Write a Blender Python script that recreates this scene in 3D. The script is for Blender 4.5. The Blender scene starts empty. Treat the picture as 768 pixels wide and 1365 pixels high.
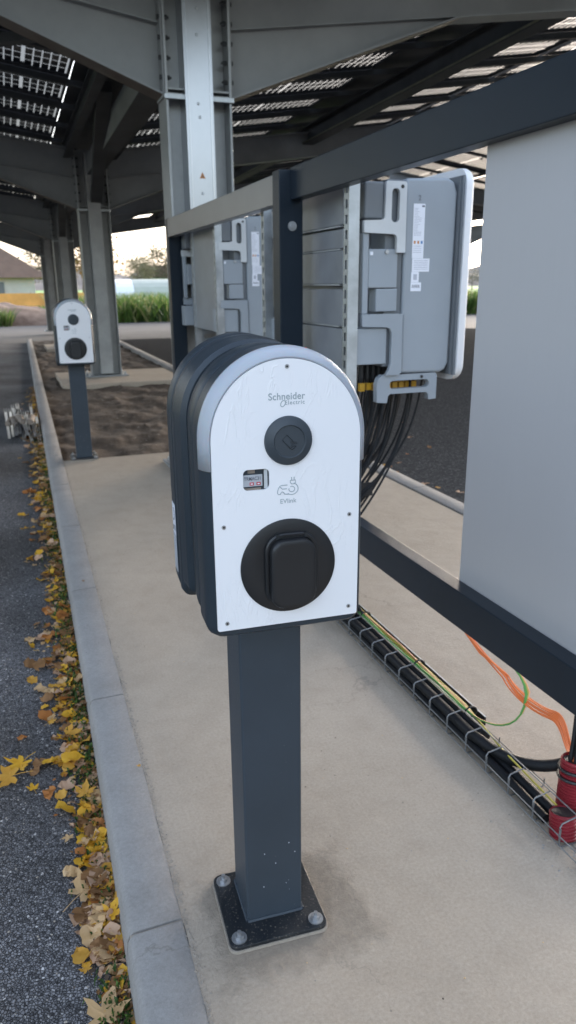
import bpy, bmesh, math, random
from mathutils import Vector, Matrix, noise
random.seed(11)
R = math.radians
scene = bpy.context.scene
COL = scene.collection

# ------------------------------------------------------------------ materials
def nodes(m):
    m.use_nodes = True
    return m.node_tree.nodes, m.node_tree.links
def mat(name, col, rough=.5, metal=0., var=.12, scale=8., bump=0., bscale=60., coat=0., spec=.5,
        col2=None, rvar=.0, stretch=None, speck=None, sss=0.):
    m = bpy.data.materials.new(name); n, l = nodes(m)
    b = n['Principled BSDF']
    b.inputs['Roughness'].default_value = rough; b.inputs['Metallic'].default_value = metal
    b.inputs['Specular IOR Level'].default_value = spec
    if coat: b.inputs['Coat Weight'].default_value = coat; b.inputs['Coat Roughness'].default_value = .12
    tc = n.new('ShaderNodeTexCoord'); mp = n.new('ShaderNodeMapping'); l.new(tc.outputs['Object'], mp.inputs[0])
    if stretch: mp.inputs['Scale'].default_value = stretch
    no = n.new('ShaderNodeTexNoise'); no.inputs['Scale'].default_value = scale; no.inputs['Detail'].default_value = 6
    no.inputs['Roughness'].default_value = .6
    l.new(mp.outputs[0], no.inputs['Vector'])
    cr = n.new('ShaderNodeValToRGB')
    c2 = col2 if col2 else tuple(min(1, c*(1+var)) for c in col)
    c1 = col if col2 else tuple(c*(1-var) for c in col)
    cr.color_ramp.elements[0].color = (*c1, 1); cr.color_ramp.elements[1].color = (*c2, 1)
    cr.color_ramp.elements[0].position = .32; cr.color_ramp.elements[1].position = .68
    l.new(no.outputs['Fac'], cr.inputs[0])
    out = cr.outputs[0]
    if speck:       # (scale, threshold, colour)
        n2 = n.new('ShaderNodeTexNoise'); n2.inputs['Scale'].default_value = speck[0]; n2.inputs['Detail'].default_value = 2
        l.new(tc.outputs['Object'], n2.inputs['Vector'])
        r2 = n.new('ShaderNodeValToRGB'); r2.color_ramp.elements[0].position = speck[1]; r2.color_ramp.elements[1].position = speck[1]+.03
        l.new(n2.outputs['Fac'], r2.inputs[0])
        mx = n.new('ShaderNodeMix'); mx.data_type = 'RGBA'
        l.new(r2.outputs[0], mx.inputs[0]); l.new(out, mx.inputs[6]); mx.inputs[7].default_value = (*speck[2], 1)
        out = mx.outputs[2]
    l.new(out, b.inputs['Base Color'])
    if rvar:
        mr = n.new('ShaderNodeMapRange'); mr.inputs['To Min'].default_value = max(0, rough-rvar); mr.inputs['To Max'].default_value = min(1, rough+rvar)
        l.new(no.outputs['Fac'], mr.inputs[0]); l.new(mr.outputs[0], b.inputs['Roughness'])
    if bump:
        nb = n.new('ShaderNodeTexNoise'); nb.inputs['Scale'].default_value = bscale; nb.inputs['Detail'].default_value = 5
        l.new(mp.outputs[0], nb.inputs['Vector'])
        bp = n.new('ShaderNodeBump'); bp.inputs['Strength'].default_value = bump; bp.inputs['Distance'].default_value = .004
        l.new(nb.outputs['Fac'], bp.inputs['Height']); l.new(bp.outputs[0], b.inputs['Normal'])
    if sss:
        b.inputs['Subsurface Weight'].default_value = sss; b.inputs['Subsurface Scale'].default_value = .01
    return m

M = {}
M['anthracite'] = mat('anthracite_powder_coat', (.040,.052,.066), .46, var=.08, scale=5, bump=.12, bscale=700, spec=.3, rvar=.05,
                      speck=(260,.76,(.32,.32,.30)))
M['anthracite_rail'] = mat('anthracite_rail_paint', (.013,.020,.029), .30, var=.08, scale=4, bump=.10, bscale=600, spec=.2, rvar=.05)
M['rail_reflection'] = mat('rail_paint_with_reflection', (.22,.22,.225), .33, .6, col2=(.28,.28,.285), scale=4, rvar=.08)  # same paint as the other rails, grazing sky reflection put into its colour
M['dusty_plate'] = mat('dusty_dark_plate', (.010,.013,.017), .35, col2=(.022,.024,.026), scale=16, rvar=.15, bump=.2, bscale=200, speck=(190,.63,(.10,.09,.075)))
M['housing'] = mat('dark_blue_grey_plastic', (.024,.034,.044), .36, var=.05, scale=9, bump=.10, bscale=900, spec=.38)
M['black'] = mat('black_plastic', (.010,.011,.013), .45, var=.1, scale=20, bump=.08, bscale=700)
M['reader'] = mat('reader_plastic', (.034,.045,.056), .48, var=.05, scale=20, bump=.1, bscale=900)
M['reader_line'] = mat('reader_icon', (.008,.011,.014), .5)
M['logo'] = mat('logo_print_grey', (.33,.38,.40), .5, var=.03)
M['galv'] = mat('galvanised_steel', (.36,.385,.40), .42, .75, col2=(.50,.53,.55), scale=14, rvar=.12, bump=.05, bscale=40)
M['galv_bright'] = mat('galvanised_cover', (.40,.42,.45), .30, .9, col2=(.50,.52,.55), scale=3, rvar=.08, bump=.10, bscale=7, stretch=(1,1,.5))
M['zinc'] = mat('zinc_bolt', (.40,.41,.42), .40, .8, var=.15, scale=80)
M['steel_paint'] = mat('grey_painted_steel', (.205,.213,.216), .55, .15, col2=(.27,.28,.282), scale=2.2, rvar=.1, bump=.05, bscale=30)
M['column_steel'] = mat('column_galvanised_paint', (.235,.245,.25), .42, .4, col2=(.34,.35,.352), scale=3, rvar=.1, bump=.04, bscale=20)
M['wire'] = mat('dull_zinc_wire', (.20,.205,.21), .45, .6, var=.2, scale=60)
M['guard_dull'] = mat('dull_cable_cover', (.33,.335,.335), .5, .5, var=.15, scale=3)
M['steel_raw'] = mat('brown_primed_flange', (.075,.056,.046), .6, .2, col2=(.12,.10,.085), scale=7)
M['purlin'] = mat('dark_purlin_steel', (.055,.059,.062), .6, .3, var=.25, scale=3)
M['purlin_lip'] = mat('yellowish_zinc_lip', (.24,.24,.17), .5, .5, var=.2, scale=10)
M['cell'] = mat('solar_cell', (.008,.010,.018), .30, var=.2, scale=6)
M['alu'] = mat('dark_aluminium_frame', (.05,.05,.055), .45, .6)
M['inv_grey'] = mat('inverter_grey_paint', (.255,.285,.315), .45, var=.04, scale=5, bump=.05, bscale=500)
M['inv_light'] = mat('inverter_light_bracket', (.50,.52,.53), .45, var=.04, scale=9)
M['inv_lid'] = mat('inverter_lid_white', (.66,.67,.69), .4, var=.03, scale=9)
M['inv_dark'] = mat('inverter_dark_grey', (.13,.145,.16), .45, var=.06)
M['inv_back'] = mat('inverter_back_metal', (.26,.275,.295), .40, .35, var=.12, scale=6, rvar=.1)
M['sticker'] = mat('label_paper', (.70,.72,.78), .4, var=.03)
M['sticker_grey'] = mat('label_grey_foil', (.42,.44,.47), .35, var=.05)
M['ink'] = mat('label_ink', (.12,.13,.16), .5)
M['ink_soft'] = mat('label_faint_ink', (.38,.40,.46), .5)
M['ink_orange'] = mat('warning_orange', (.50,.20,.05), .5)
M['ink_blue'] = mat('symbol_blue', (.05,.18,.42), .5)
M['ink_red'] = mat('red_print', (.50,.05,.06), .5)
M['cable'] = mat('black_cable', (.008,.009,.011), .55, spec=.25, var=.3, scale=30, bump=.1, bscale=120)
M['cable_grey'] = mat('dark_grey_cable', (.03,.03,.035), .5, var=.2)
M['yg'] = mat('yellow_earth_wire', (.42,.36,.05), .45, var=.2, scale=20)
M['green_w'] = mat('green_wire', (.07,.26,.05), .45)
M['orange'] = mat('orange_conduit', (.70,.17,.04), .4, var=.1)
M['peach'] = mat('faded_orange_wire', (.62,.30,.16), .45, var=.1)
M['yellow_tie'] = mat('yellow_marker', (.50,.28,.02), .45)
M['wood_far'] = mat('weathered_wood', (.22,.18,.145), .8, var=.3, scale=20)
M['silver'] = mat('shiny_zinc_profile', (.60,.61,.63), .30, .9, var=.08, scale=6)
M['white_wall'] = mat('pale_render_wall', (.50,.49,.46), .8, var=.15, scale=.5)
M['tile'] = mat('brown_roof_tiles', (.14,.09,.062), .85, var=.15, scale=1.5, bump=.6, bscale=5)
M['orange_fence'] = mat('orange_netting', (.75,.36,.10), .8, var=.25, scale=.6)
M['poly_g'] = mat('pale_green_sheet', (.34,.37,.33), .7, var=.1, scale=.5)

def wrap_film():      # white face covered with a crumpled protective film
    m = bpy.data.materials.new('white_face_under_film'); n, l = nodes(m); b = n['Principled BSDF']
    b.inputs['Base Color'].default_value = (.82,.82,.835,1); b.inputs['Roughness'].default_value = .42
    b.inputs['Coat Weight'].default_value = .35; b.inputs['Coat Roughness'].default_value = .16
    tc = n.new('ShaderNodeTexCoord')
    mp = n.new('ShaderNodeMapping'); mp.inputs['Scale'].default_value = (14, 1, 5); mp.inputs['Rotation'].default_value = (0, .35, 0)
    l.new(tc.outputs['Object'], mp.inputs[0])
    w = n.new('ShaderNodeTexNoise'); w.inputs['Scale'].default_value = 1.6; w.inputs['Detail'].default_value = 3; w.inputs['Distortion'].default_value = 2.2
    l.new(mp.outputs[0], w.inputs['Vector'])
    # ridges = |n-.5| thin creases
    s = n.new('ShaderNodeMath'); s.operation = 'SUBTRACT'; s.inputs[1].default_value = .5; l.new(w.outputs['Fac'], s.inputs[0])
    a = n.new('ShaderNodeMath'); a.operation = 'ABSOLUTE'; l.new(s.outputs[0], a.inputs[0])
    r = n.new('ShaderNodeMapRange'); r.inputs['From Min'].default_value = 0; r.inputs['From Max'].default_value = .035
    r.inputs['To Min'].default_value = 1; r.inputs['To Max'].default_value = 0; l.new(a.outputs[0], r.inputs[0])
    # creases live only in some places (right edge, lower middle)
    mk = n.new('ShaderNodeTexNoise'); mk.inputs['Scale'].default_value = 9; mk.inputs['Detail'].default_value = 1
    l.new(tc.outputs['Object'], mk.inputs['Vector'])
    mr = n.new('ShaderNodeMapRange'); mr.inputs['From Min'].default_value = .48; mr.inputs['From Max'].default_value = .60; l.new(mk.outputs['Fac'], mr.inputs[0])
    mu = n.new('ShaderNodeMath'); mu.operation = 'MULTIPLY'; l.new(r.outputs[0], mu.inputs[0]); l.new(mr.outputs[0], mu.inputs[1])
    bp = n.new('ShaderNodeBump'); bp.inputs['Strength'].default_value = .35; bp.inputs['Distance'].default_value = .0014
    l.new(mu.outputs[0], bp.inputs['Height']); l.new(bp.outputs[0], b.inputs['Normal']); l.new(bp.outputs[0], b.inputs['Coat Normal'])
    return m
M['face'] = wrap_film()
def band_mat():
    m = mat('frosted_light_band', (.36,.39,.43), .42, var=.03, coat=.05)
    b = m.node_tree.nodes['Principled BSDF']; b.inputs['Subsurface Weight'].default_value = .25; b.inputs['Subsurface Scale'].default_value = .01
    return m
M['band'] = band_mat()
def panel_mat():
    m = mat('brushed_aluminium_sheet', (.435,.435,.447), .48, .12, col2=(.447,.447,.459), scale=5, rvar=.04, stretch=(60,60,.8), bump=.02, bscale=12)
    return m
M['sheet'] = panel_mat()
def glass_mat():
    m = bpy.data.materials.new('module_glass'); n, l = nodes(m)
    for x in list(n):
        if x.type != 'OUTPUT_MATERIAL': n.remove(x)
    t = n.new('ShaderNodeBsdfTransparent'); t.inputs[0].default_value = (.12,.121,.123,1)
    g = n.new('ShaderNodeBsdfGlossy'); g.inputs['Roughness'].default_value = .15
    mx = n.new('ShaderNodeMixShader'); mx.inputs[0].default_value = .06
    l.new(t.outputs[0], mx.inputs[1]); l.new(g.outputs[0], mx.inputs[2]); l.new(mx.outputs[0], n['Material Output'].inputs[0])
    return m
M['glass'] = glass_mat()

def concrete_mat(name, base, base2, patch=None, streak=False):
    m = bpy.data.materials.new(name); n, l = nodes(m); b = n['Principled BSDF']
    b.inputs['Roughness'].default_value = .85; b.inputs['Specular IOR Level'].default_value = .3
    tc = n.new('ShaderNodeTexCoord')
    def noi(sc, det=6, ro=.6, vec=None, dist=0):
        x = n.new('ShaderNodeTexNoise'); x.inputs['Scale'].default_value = sc; x.inputs['Detail'].default_value = det
        x.inputs['Roughness'].default_value = ro; x.inputs['Distortion'].default_value = dist
        l.new(vec or tc.outputs['Object'], x.inputs['Vector']); return x
    def ramp(src, p0, c0, p1, c1):
        x = n.new('ShaderNodeValToRGB'); e = x.color_ramp.elements
        e[0].position = p0; e[0].color = (*c0, 1); e[1].position = p1; e[1].color = (*c1, 1); l.new(src, x.inputs[0]); return x
    def mixc(f, a, bb, mode='MIX'):
        x = n.new('ShaderNodeMix'); x.data_type = 'RGBA'; x.blend_type = mode
        if isinstance(f, float): x.inputs[0].default_value = f
        else: l.new(f, x.inputs[0])
        l.new(a, x.inputs[6])
        if isinstance(bb, tuple): x.inputs[7].default_value = (*bb, 1)
        else: l.new(bb, x.inputs[7])
        return x.outputs[2]
    big = noi(1.7, 8, .62, dist=.6); c = ramp(big.outputs['Fac'], .33, base, .68, base2).outputs[0]
    fine = noi(130, 8, .8); c = mixc(1.0, c, ramp(fine.outputs['Fac'], .30, (.72,.71,.70), .70, (1.06,1.06,1.06)).outputs[0], 'MULTIPLY')
    mid = noi(9, 6, .7); c = mixc(1.0, c, ramp(mid.outputs['Fac'], .30, (.91,.905,.90), .55, (1,1,1)).outputs[0], 'MULTIPLY')
    # sparse dark pits and pale chips
    v = n.new('ShaderNodeTexVoronoi'); v.inputs['Scale'].default_value = 26; l.new(tc.outputs['Object'], v.inputs['Vector'])
    pit = n.new('ShaderNodeMath'); pit.operation = 'LESS_THAN'; pit.inputs[1].default_value = .075; l.new(v.outputs['Distance'], pit.inputs[0])
    sel = noi(3.1, 2); gt = n.new('ShaderNodeMath'); gt.operation = 'GREATER_THAN'; gt.inputs[1].default_value = .56; l.new(sel.outputs['Fac'], gt.inputs[0])
    pm = n.new('ShaderNodeMath'); pm.operation = 'MULTIPLY'; l.new(pit.outputs[0], pm.inputs[0]); l.new(gt.outputs[0], pm.inputs[1])
    pf = n.new('ShaderNodeMath'); pf.operation = 'MULTIPLY'; pf.inputs[1].default_value = .55; l.new(pm.outputs[0], pf.inputs[0])
    c = mixc(pf.outputs[0], c, (.13,.115,.10))
    dv = n.new('ShaderNodeVectorMath'); dv.operation = 'MULTIPLY_ADD'; wn = noi(2.2, 6, .65); l.new(wn.outputs['Color'], dv.inputs[0]); dv.inputs[1].default_value = (.5,.5,0); l.new(tc.outputs['Object'], dv.inputs[2])
    ve = n.new('ShaderNodeTexVoronoi'); ve.feature = 'DISTANCE_TO_EDGE'; ve.inputs['Scale'].default_value = 1.15; l.new(dv.outputs[0], ve.inputs['Vector'])
    lt = n.new('ShaderNodeMapRange'); lt.inputs['From Min'].default_value = .0035; lt.inputs['From Max'].default_value = .001; l.new(ve.outputs['Distance'], lt.inputs[0])
    cm = noi(1.1, 2); cg = n.new('ShaderNodeMapRange'); cg.inputs['From Min'].default_value = .5; cg.inputs['From Max'].default_value = .62; cg.inputs['To Max'].default_value = .35; l.new(cm.outputs['Fac'], cg.inputs[0])
    cmu = n.new('ShaderNodeMath'); cmu.operation = 'MULTIPLY'; l.new(lt.outputs[0], cmu.inputs[0]); l.new(cg.outputs[0], cmu.inputs[1])
    c = mixc(cmu.outputs[0], c, (.12,.105,.09))
    rough_h = None
    if patch:       # mortar stain of irregular outline round the pedestal: cx, cy, r
        px, py, hw, hh = patch
        sp = n.new('ShaderNodeSeparateXYZ'); l.new(tc.outputs['Object'], sp.inputs[0])
        dn = noi(14, 5, .65)
        def axis(o, c0, h):
            a = n.new('ShaderNodeMath'); a.operation = 'SUBTRACT'; a.inputs[1].default_value = c0; l.new(o, a.inputs[0])
            q = n.new('ShaderNodeMath'); q.operation = 'ABSOLUTE'; l.new(a.outputs[0], q.inputs[0])
            d = n.new('ShaderNodeMath'); d.operation = 'DIVIDE'; d.inputs[1].default_value = h; l.new(q.outputs[0], d.inputs[0]); return d.outputs[0]
        mxm = n.new('ShaderNodeMath'); mxm.operation = 'SMOOTH_MAX'; mxm.inputs[2].default_value = .25
        l.new(axis(sp.outputs[0], px, hw), mxm.inputs[0]); l.new(axis(sp.outputs[1], py, hh), mxm.inputs[1])
        ad = n.new('ShaderNodeMath'); ad.operation = 'MULTIPLY_ADD'; ad.inputs[1].default_value = 1.1
        l.new(dn.outputs['Fac'], ad.inputs[0]); l.new(mxm.outputs[0], ad.inputs[2])
        mr = n.new('ShaderNodeMapRange'); mr.inputs['From Min'].default_value = 1.72; mr.inputs['From Max'].default_value = 1.42; l.new(ad.outputs[0], mr.inputs[0])
        dn2 = noi(38, 6, .8)
        pmx = n.new('ShaderNodeMath'); pmx.operation = 'MULTIPLY'; l.new(mr.outputs[0], pmx.inputs[0])
        rr = ramp(dn2.outputs['Fac'], .30, (.30,)*3, .60, (1,)*3); l.new(rr.outputs[0], pmx.inputs[1])
        c = mixc(pmx.outputs[0], c, (.25,.21,.165)); rough_h = pmx.outputs[0]
    l.new(c, b.inputs['Base Color'])
    b1 = n.new('ShaderNodeBump'); b1.inputs['Strength'].default_value = .35; b1.inputs['Distance'].default_value = .004; l.new(fine.outputs['Fac'], b1.inputs['Height'])
    b2 = n.new('ShaderNodeBump'); b2.inputs['Strength'].default_value = .3; b2.inputs['Distance'].default_value = .014; l.new(mid.outputs['Fac'], b2.inputs['Height'])
    l.new(b1.outputs[0], b2.inputs['Normal'])
    last = b2.outputs[0]
    b3 = n.new('ShaderNodeBump'); b3.inputs['Strength'].default_value = .4; b3.inputs['Distance'].default_value = -.003; l.new(pm.outputs[0], b3.inputs['Height'])
    l.new(last, b3.inputs['Normal']); last = b3.outputs[0]
    if rough_h:
        b4 = n.new('ShaderNodeBump'); b4.inputs['Strength'].default_value = .7; b4.inputs['Distance'].default_value = .004; l.new(rough_h, b4.inputs['Height']); l.new(last, b4.inputs['Normal']); last = b4.outputs[0]
    l.new(last, b.inputs['Normal'])
    return m
M['slab'] = concrete_mat('beige_cast_concrete', (.395,.333,.262), (.45,.383,.305), patch=(.440,1.240,.168,.138))
M['kerb'] = concrete_mat('grey_kerb_concrete', (.28,.27,.255), (.37,.355,.338))
M['mortar'] = concrete_mat('crumbly_mortar', (.33,.29,.24), (.43,.38,.32))

def asphalt_mat():
    m = bpy.data.materials.new('coarse_asphalt'); n, l = nodes(m); b = n['Principled BSDF']; b.inputs['Specular IOR Level'].default_value = .2
    b.inputs['Roughness'].default_value = .9
    tc = n.new('ShaderNodeTexCoord')
    v = n.new('ShaderNodeTexVoronoi'); v.inputs['Scale'].default_value = 150; l.new(tc.outputs['Object'], v.inputs['Vector'])
    sp = n.new('ShaderNodeSeparateColor'); l.new(v.outputs['Color'], sp.inputs[0])
    cr = n.new('ShaderNodeValToRGB'); e = cr.color_ramp.elements
    e[0].position = 0; e[0].color = (.085,.084,.084,1); e[1].position = 1; e[1].color = (.62,.60,.57,1)
    x = e.new(.45); x.color = (.20,.196,.196,1); x = e.new(.8); x.color = (.25,.245,.245,1); x = e.new(.95); x.color = (.19,.185,.18,1)
    l.new(sp.outputs[0], cr.inputs[0])
    ed = n.new('ShaderNodeTexVoronoi'); ed.feature = 'DISTANCE_TO_EDGE'; ed.inputs['Scale'].default_value = 150; l.new(tc.outputs['Object'], ed.inputs['Vector'])
    er = n.new('ShaderNodeMapRange'); er.inputs['From Max'].default_value = .16; er.inputs['To Min'].default_value = .25; l.new(ed.outputs[0], er.inputs[0])
    mu = n.new('ShaderNodeMix'); mu.data_type = 'RGBA'; mu.blend_type = 'MULTIPLY'; mu.inputs[0].default_value = 1
    l.new(cr.outputs[0], mu.inputs[6]); l.new(er.outputs[0], mu.inputs[7])
    no = n.new('ShaderNodeTexNoise'); no.inputs['Scale'].default_value = 1.3; no.inputs['Detail'].default_value = 8; l.new(tc.outputs['Object'], no.inputs['Vector'])
    r2 = n.new('ShaderNodeValToRGB'); r2.color_ramp.elements[0].position = .35; r2.color_ramp.elements[0].color = (.62,.60,.58,1); r2.color_ramp.elements[1].position = .65; r2.color_ramp.elements[1].color = (1.15,1.15,1.18,1)
    l.new(no.outputs['Fac'], r2.inputs[0])
    m2 = n.new('ShaderNodeMix'); m2.data_type = 'RGBA'; m2.blend_type = 'MULTIPLY'; m2.inputs[0].default_value = 1
    l.new(mu.outputs[2], m2.inputs[6]); l.new(r2.outputs[0], m2.inputs[7]); l.new(m2.outputs[2], b.inputs['Base Color'])
    bp = n.new('ShaderNodeBump'); bp.inputs['Strength'].default_value = 1; bp.inputs['Distance'].default_value = .004
    l.new(er.outputs[0], bp.inputs['Height']); l.new(bp.outputs[0], b.inputs['Normal'])
    return m
M['asphalt'] = asphalt_mat()
M['road'] = mat('worn_road_asphalt', (.075,.071,.068), .9, col2=(.10,.096,.092), spec=.2, scale=.8, bump=.4, bscale=30)
M['soil'] = mat('brown_soil', (.050,.033,.021), .95, col2=(.090,.062,.040), scale=12, bump=1., bscale=40, speck=(30,.68,(.22,.19,.15)))
M['soil_mound'] = mat('reddish_dug_earth', (.10,.062,.042), .95, col2=(.20,.14,.105), scale=2.5, bump=1., bscale=20)
M['meadow'] = mat('meadow_green', (.09,.20,.03), .9, col2=(.15,.28,.05), scale=.15)
M['hill'] = mat('hazy_far_woods', (.10,.09,.085), 1., col2=(.15,.13,.115), scale=.05)
M['bark'] = mat('bark', (.09,.07,.055), .9, var=.3, scale=8)
def two_side(name, c1, c2, tr=.35, rough=.6, bscale=0):
    m = mat(name, c1, rough, col2=c2, scale=3, spec=.3)
    n, l = nodes(m); b = n['Principled BSDF']; out = n['Material Output']
    t = n.new('ShaderNodeBsdfTranslucent'); src = b.inputs['Base Color'].links[0].from_socket
    l.new(src, t.inputs[0]); mx = n.new('ShaderNodeMixShader'); mx.inputs[0].default_value = tr
    l.new(b.outputs[0], mx.inputs[1]); l.new(t.outputs[0], mx.inputs[2]); l.new(mx.outputs[0], out.inputs[0])
    return m
M['blade'] = two_side('grass_blade', (.07,.14,.025), (.13,.21,.045))
M['blade_dry'] = two_side('dry_grass_blade', (.19,.20,.07), (.30,.28,.13))
M['blade_dark'] = two_side('dark_grass_blade', (.035,.075,.018), (.06,.11,.03))
M['foliage_tan'] = two_side('autumn_foliage', (.18,.115,.05), (.28,.19,.09))
M['foliage_dull'] = two_side('dull_foliage', (.07,.075,.045), (.13,.12,.075))
def leafmat(name, a, b_):
    m = two_side(name, a, b_, .25, .55)
    m.node_tree.nodes['Noise Texture'].inputs['Scale'].default_value = 28
    return m
M['l_yellow'] = leafmat('leaf_yellow', (.66,.33,.022), (.76,.46,.05))
M['l_ochre'] = leafmat('leaf_ochre', (.52,.26,.035), (.66,.37,.07))
M['l_tan'] = leafmat('leaf_tan', (.54,.34,.15), (.66,.45,.25))
M['l_pink'] = leafmat('leaf_pale_brown', (.50,.30,.18), (.62,.42,.28))
M['l_brown'] = leafmat('leaf_brown', (.20,.10,.04), (.32,.17,.07))
M['l_rust'] = leafmat('leaf_rust', (.34,.12,.03), (.48,.20,.05))

# ------------------------------------------------------------------ mesh helpers
class MB:
    def __init__(s): s.v = []; s.f = []; s.m = []; s.mats = []
    def mi(s, m):
        if m not in s.mats: s.mats.append(m)
        return s.mats.index(m)
    def add(s, vs, fs, m, T=None):
        o = len(s.v); k = s.mi(m)
        s.v += [tuple(T @ Vector(v)) if T else tuple(v) for v in vs]
        for f in fs: s.f.append([i+o for i in f]); s.m.append(k)
    def box(s, x0, x1, y0, y1, z0, z1, m, T=None):
        vs = [(x0,y0,z0),(x1,y0,z0),(x1,y1,z0),(x0,y1,z0),(x0,y0,z1),(x1,y0,z1),(x1,y1,z1),(x0,y1,z1)]
        s.add(vs, [(0,3,2,1),(4,5,6,7),(0,1,5,4),(1,2,6,5),(2,3,7,6),(3,0,4,7)], m, T)
    def prism_y(s, pts, y0, y1, m, T=None):       # pts (x,z) anticlockwise seen from -Y
        n = len(pts); vs = [(x,y0,z) for x,z in pts]+[(x,y1,z) for x,z in pts]
        s.add(vs, [list(range(n)), list(range(2*n-1,n-1,-1))]+[[(i+1)%n, i, n+i, n+(i+1)%n] for i in range(n)], m, T)
    def prism_z(s, pts, z0, z1, m, T=None):
        n = len(pts); vs = [(x,y,z0) for x,y in pts]+[(x,y,z1) for x,y in pts]
        s.add(vs, [list(range(n-1,-1,-1)), list(range(n,2*n))]+[[i,(i+1)%n,n+(i+1)%n,n+i] for i in range(n)], m, T)
    def tube(s, pts, r, m, n=8, cap=True, T=None):
        pts = [Vector(p) for p in pts]; vs = []; fs = []
        up = Vector((0,0,1))
        prev = None
        for i, p in enumerate(pts):
            d = (pts[min(i+1,len(pts)-1)]-pts[max(i-1,0)]).normalized()
            if prev is None:
                a = d.cross(up); a = a if a.length > .05 else d.cross(Vector((1,0,0)))
            else: a = prev - d*prev.dot(d)
            a.normalize(); b = d.cross(a); prev = a
            rr = r[i] if isinstance(r, (list,tuple)) else r
            for k in range(n):
                t = 2*math.pi*k/n; vs.append(p+a*math.cos(t)*rr+b*math.sin(t)*rr)
        for i in range(len(pts)-1):
            for k in range(n): fs.append([i*n+k, i*n+(k+1)%n, (i+1)*n+(k+1)%n, (i+1)*n+k])
        if cap: fs.append(list(range(n))[::-1]); fs.append([(len(pts)-1)*n+k for k in range(n)])
        s.add(vs, fs, m, T)
    def loft(s, rings, m, cap0=True, cap1=True, T=None):
        n = len(rings[0]); vs = [p for r in rings for p in r]; fs = []
        for i in range(len(rings)-1):
            for k in range(n): fs.append([i*n+k, i*n+(k+1)%n, (i+1)*n+(k+1)%n, (i+1)*n+k])
        if cap0: fs.append(list(range(n))[::-1])
        if cap1: fs.append([(len(rings)-1)*n+k for k in range(n)])
        s.add(vs, fs, m, T)
    def build(s, name, parent=None, bevel=0, smooth=False, loc=None, rot=None, seg=2, recalc=True):
        me = bpy.data.meshes.new(name); me.from_pydata(s.v, [], s.f)
        for m in s.mats: me.materials.append(m)
        me.polygons.foreach_set('material_index', s.m)
        if recalc:
            bm = bmesh.new(); bm.from_mesh(me); bmesh.ops.recalc_face_normals(bm, faces=bm.faces); bm.to_mesh(me); bm.free()
        if smooth:
            me.polygons.foreach_set('use_smooth', [True]*len(me.polygons))
            me.set_sharp_from_angle(angle=R(38))
        me.update()
        o = bpy.data.objects.new(name, me); COL.objects.link(o)
        if parent: o.parent = parent
        if loc: o.location = loc
        if rot: o.rotation_euler = rot
        if bevel:
            b = o.modifiers.new('Bevel', 'BEVEL'); b.width = bevel; b.segments = seg; b.limit_method = 'ANGLE'; b.angle_limit = R(40)
            b.harden_normals = False
        return o
def empty(name, label, cat, loc=(0,0,0), rot=(0,0,0), group=None):
    o = bpy.data.objects.new(name, None); COL.objects.link(o); o.empty_display_size = .1
    o.location = loc; o.rotation_euler = rot; tag(o, label, cat, group); return o
def tag(o, label=None, cat=None, group=None, kind=None):
    if label: o['label'] = label
    if cat: o['category'] = cat
    if group: o['group'] = group
    if kind: o['kind'] = kind
    return o
KIDS = {}
def copy_tree(o, parent=None):
    c = o.copy(); COL.objects.link(c); c.parent = parent
    for ch in [x for x in bpy.data.objects if x.parent == o]: copy_tree(ch, c)
    return c
def text_mesh(name, txt, size, m, parent, loc, rot, align='CENTER', bold=0., sx=1., ext=.00025, space=1.):
    cu = bpy.data.curves.new(name, 'FONT'); cu.body = txt; cu.size = size; cu.align_x = align; cu.extrude = ext; cu.offset = bold; cu.space_character = space
    t = bpy.data.objects.new(name, cu); COL.objects.link(t)
    dg = bpy.context.evaluated_depsgraph_get(); me = bpy.data.meshes.new_from_object(t.evaluated_get(dg))
    bpy.data.objects.remove(t); bpy.data.curves.remove(cu)
    me.materials.clear(); me.materials.append(m)
    o = bpy.data.objects.new(name, me); COL.objects.link(o); o.parent = parent; o.location = loc; o.rotation_euler = rot; o.scale = (sx,1,1)
    return o
def flat_with_holes(name, loops, depth, m, parent, y):      # outline loops in (x,z), filled between; a sheet standing in the XZ plane
    cu = bpy.data.curves.new(name, 'CURVE'); cu.dimensions = '2D'; cu.fill_mode = 'BOTH'; cu.extrude = depth/2
    for lp in loops:
        sp = cu.splines.new('POLY'); sp.points.add(len(lp)-1)
        for p, (x, z) in zip(sp.points, lp): p.co = (x, z, 0, 1)
        sp.use_cyclic_u = True
    t = bpy.data.objects.new(name, cu); COL.objects.link(t)
    dg = bpy.context.evaluated_depsgraph_get(); me = bpy.data.meshes.new_from_object(t.evaluated_get(dg))
    bpy.data.objects.remove(t)
    me.transform(Matrix.Rotation(R(90), 4, 'X'))        # local z of curve -> -y
    me.materials.clear(); me.materials.append(m)
    o = bpy.data.objects.new(name, me); COL.objects.link(o); o.parent = parent; o.location = (0, y, 0)
    return o
def rrect(cx, cz, w, h, r, n=5):
    pts = []
    for (sx, sz, a0) in ((1,-1,-90),(1,1,0),(-1,1,90),(-1,-1,180)):
        for k in range(n+1):
            a = R(a0+90*k/n); pts.append((cx+sx*(w/2-r)+r*math.cos(a), cz+sz*(h/2-r)+r*math.sin(a)))
    return pts
def circ(cx, cz, r, n=48): return [(cx+r*math.cos(2*math.pi*k/n), cz+r*math.sin(2*math.pi*k/n)) for k in range(n)]
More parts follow.
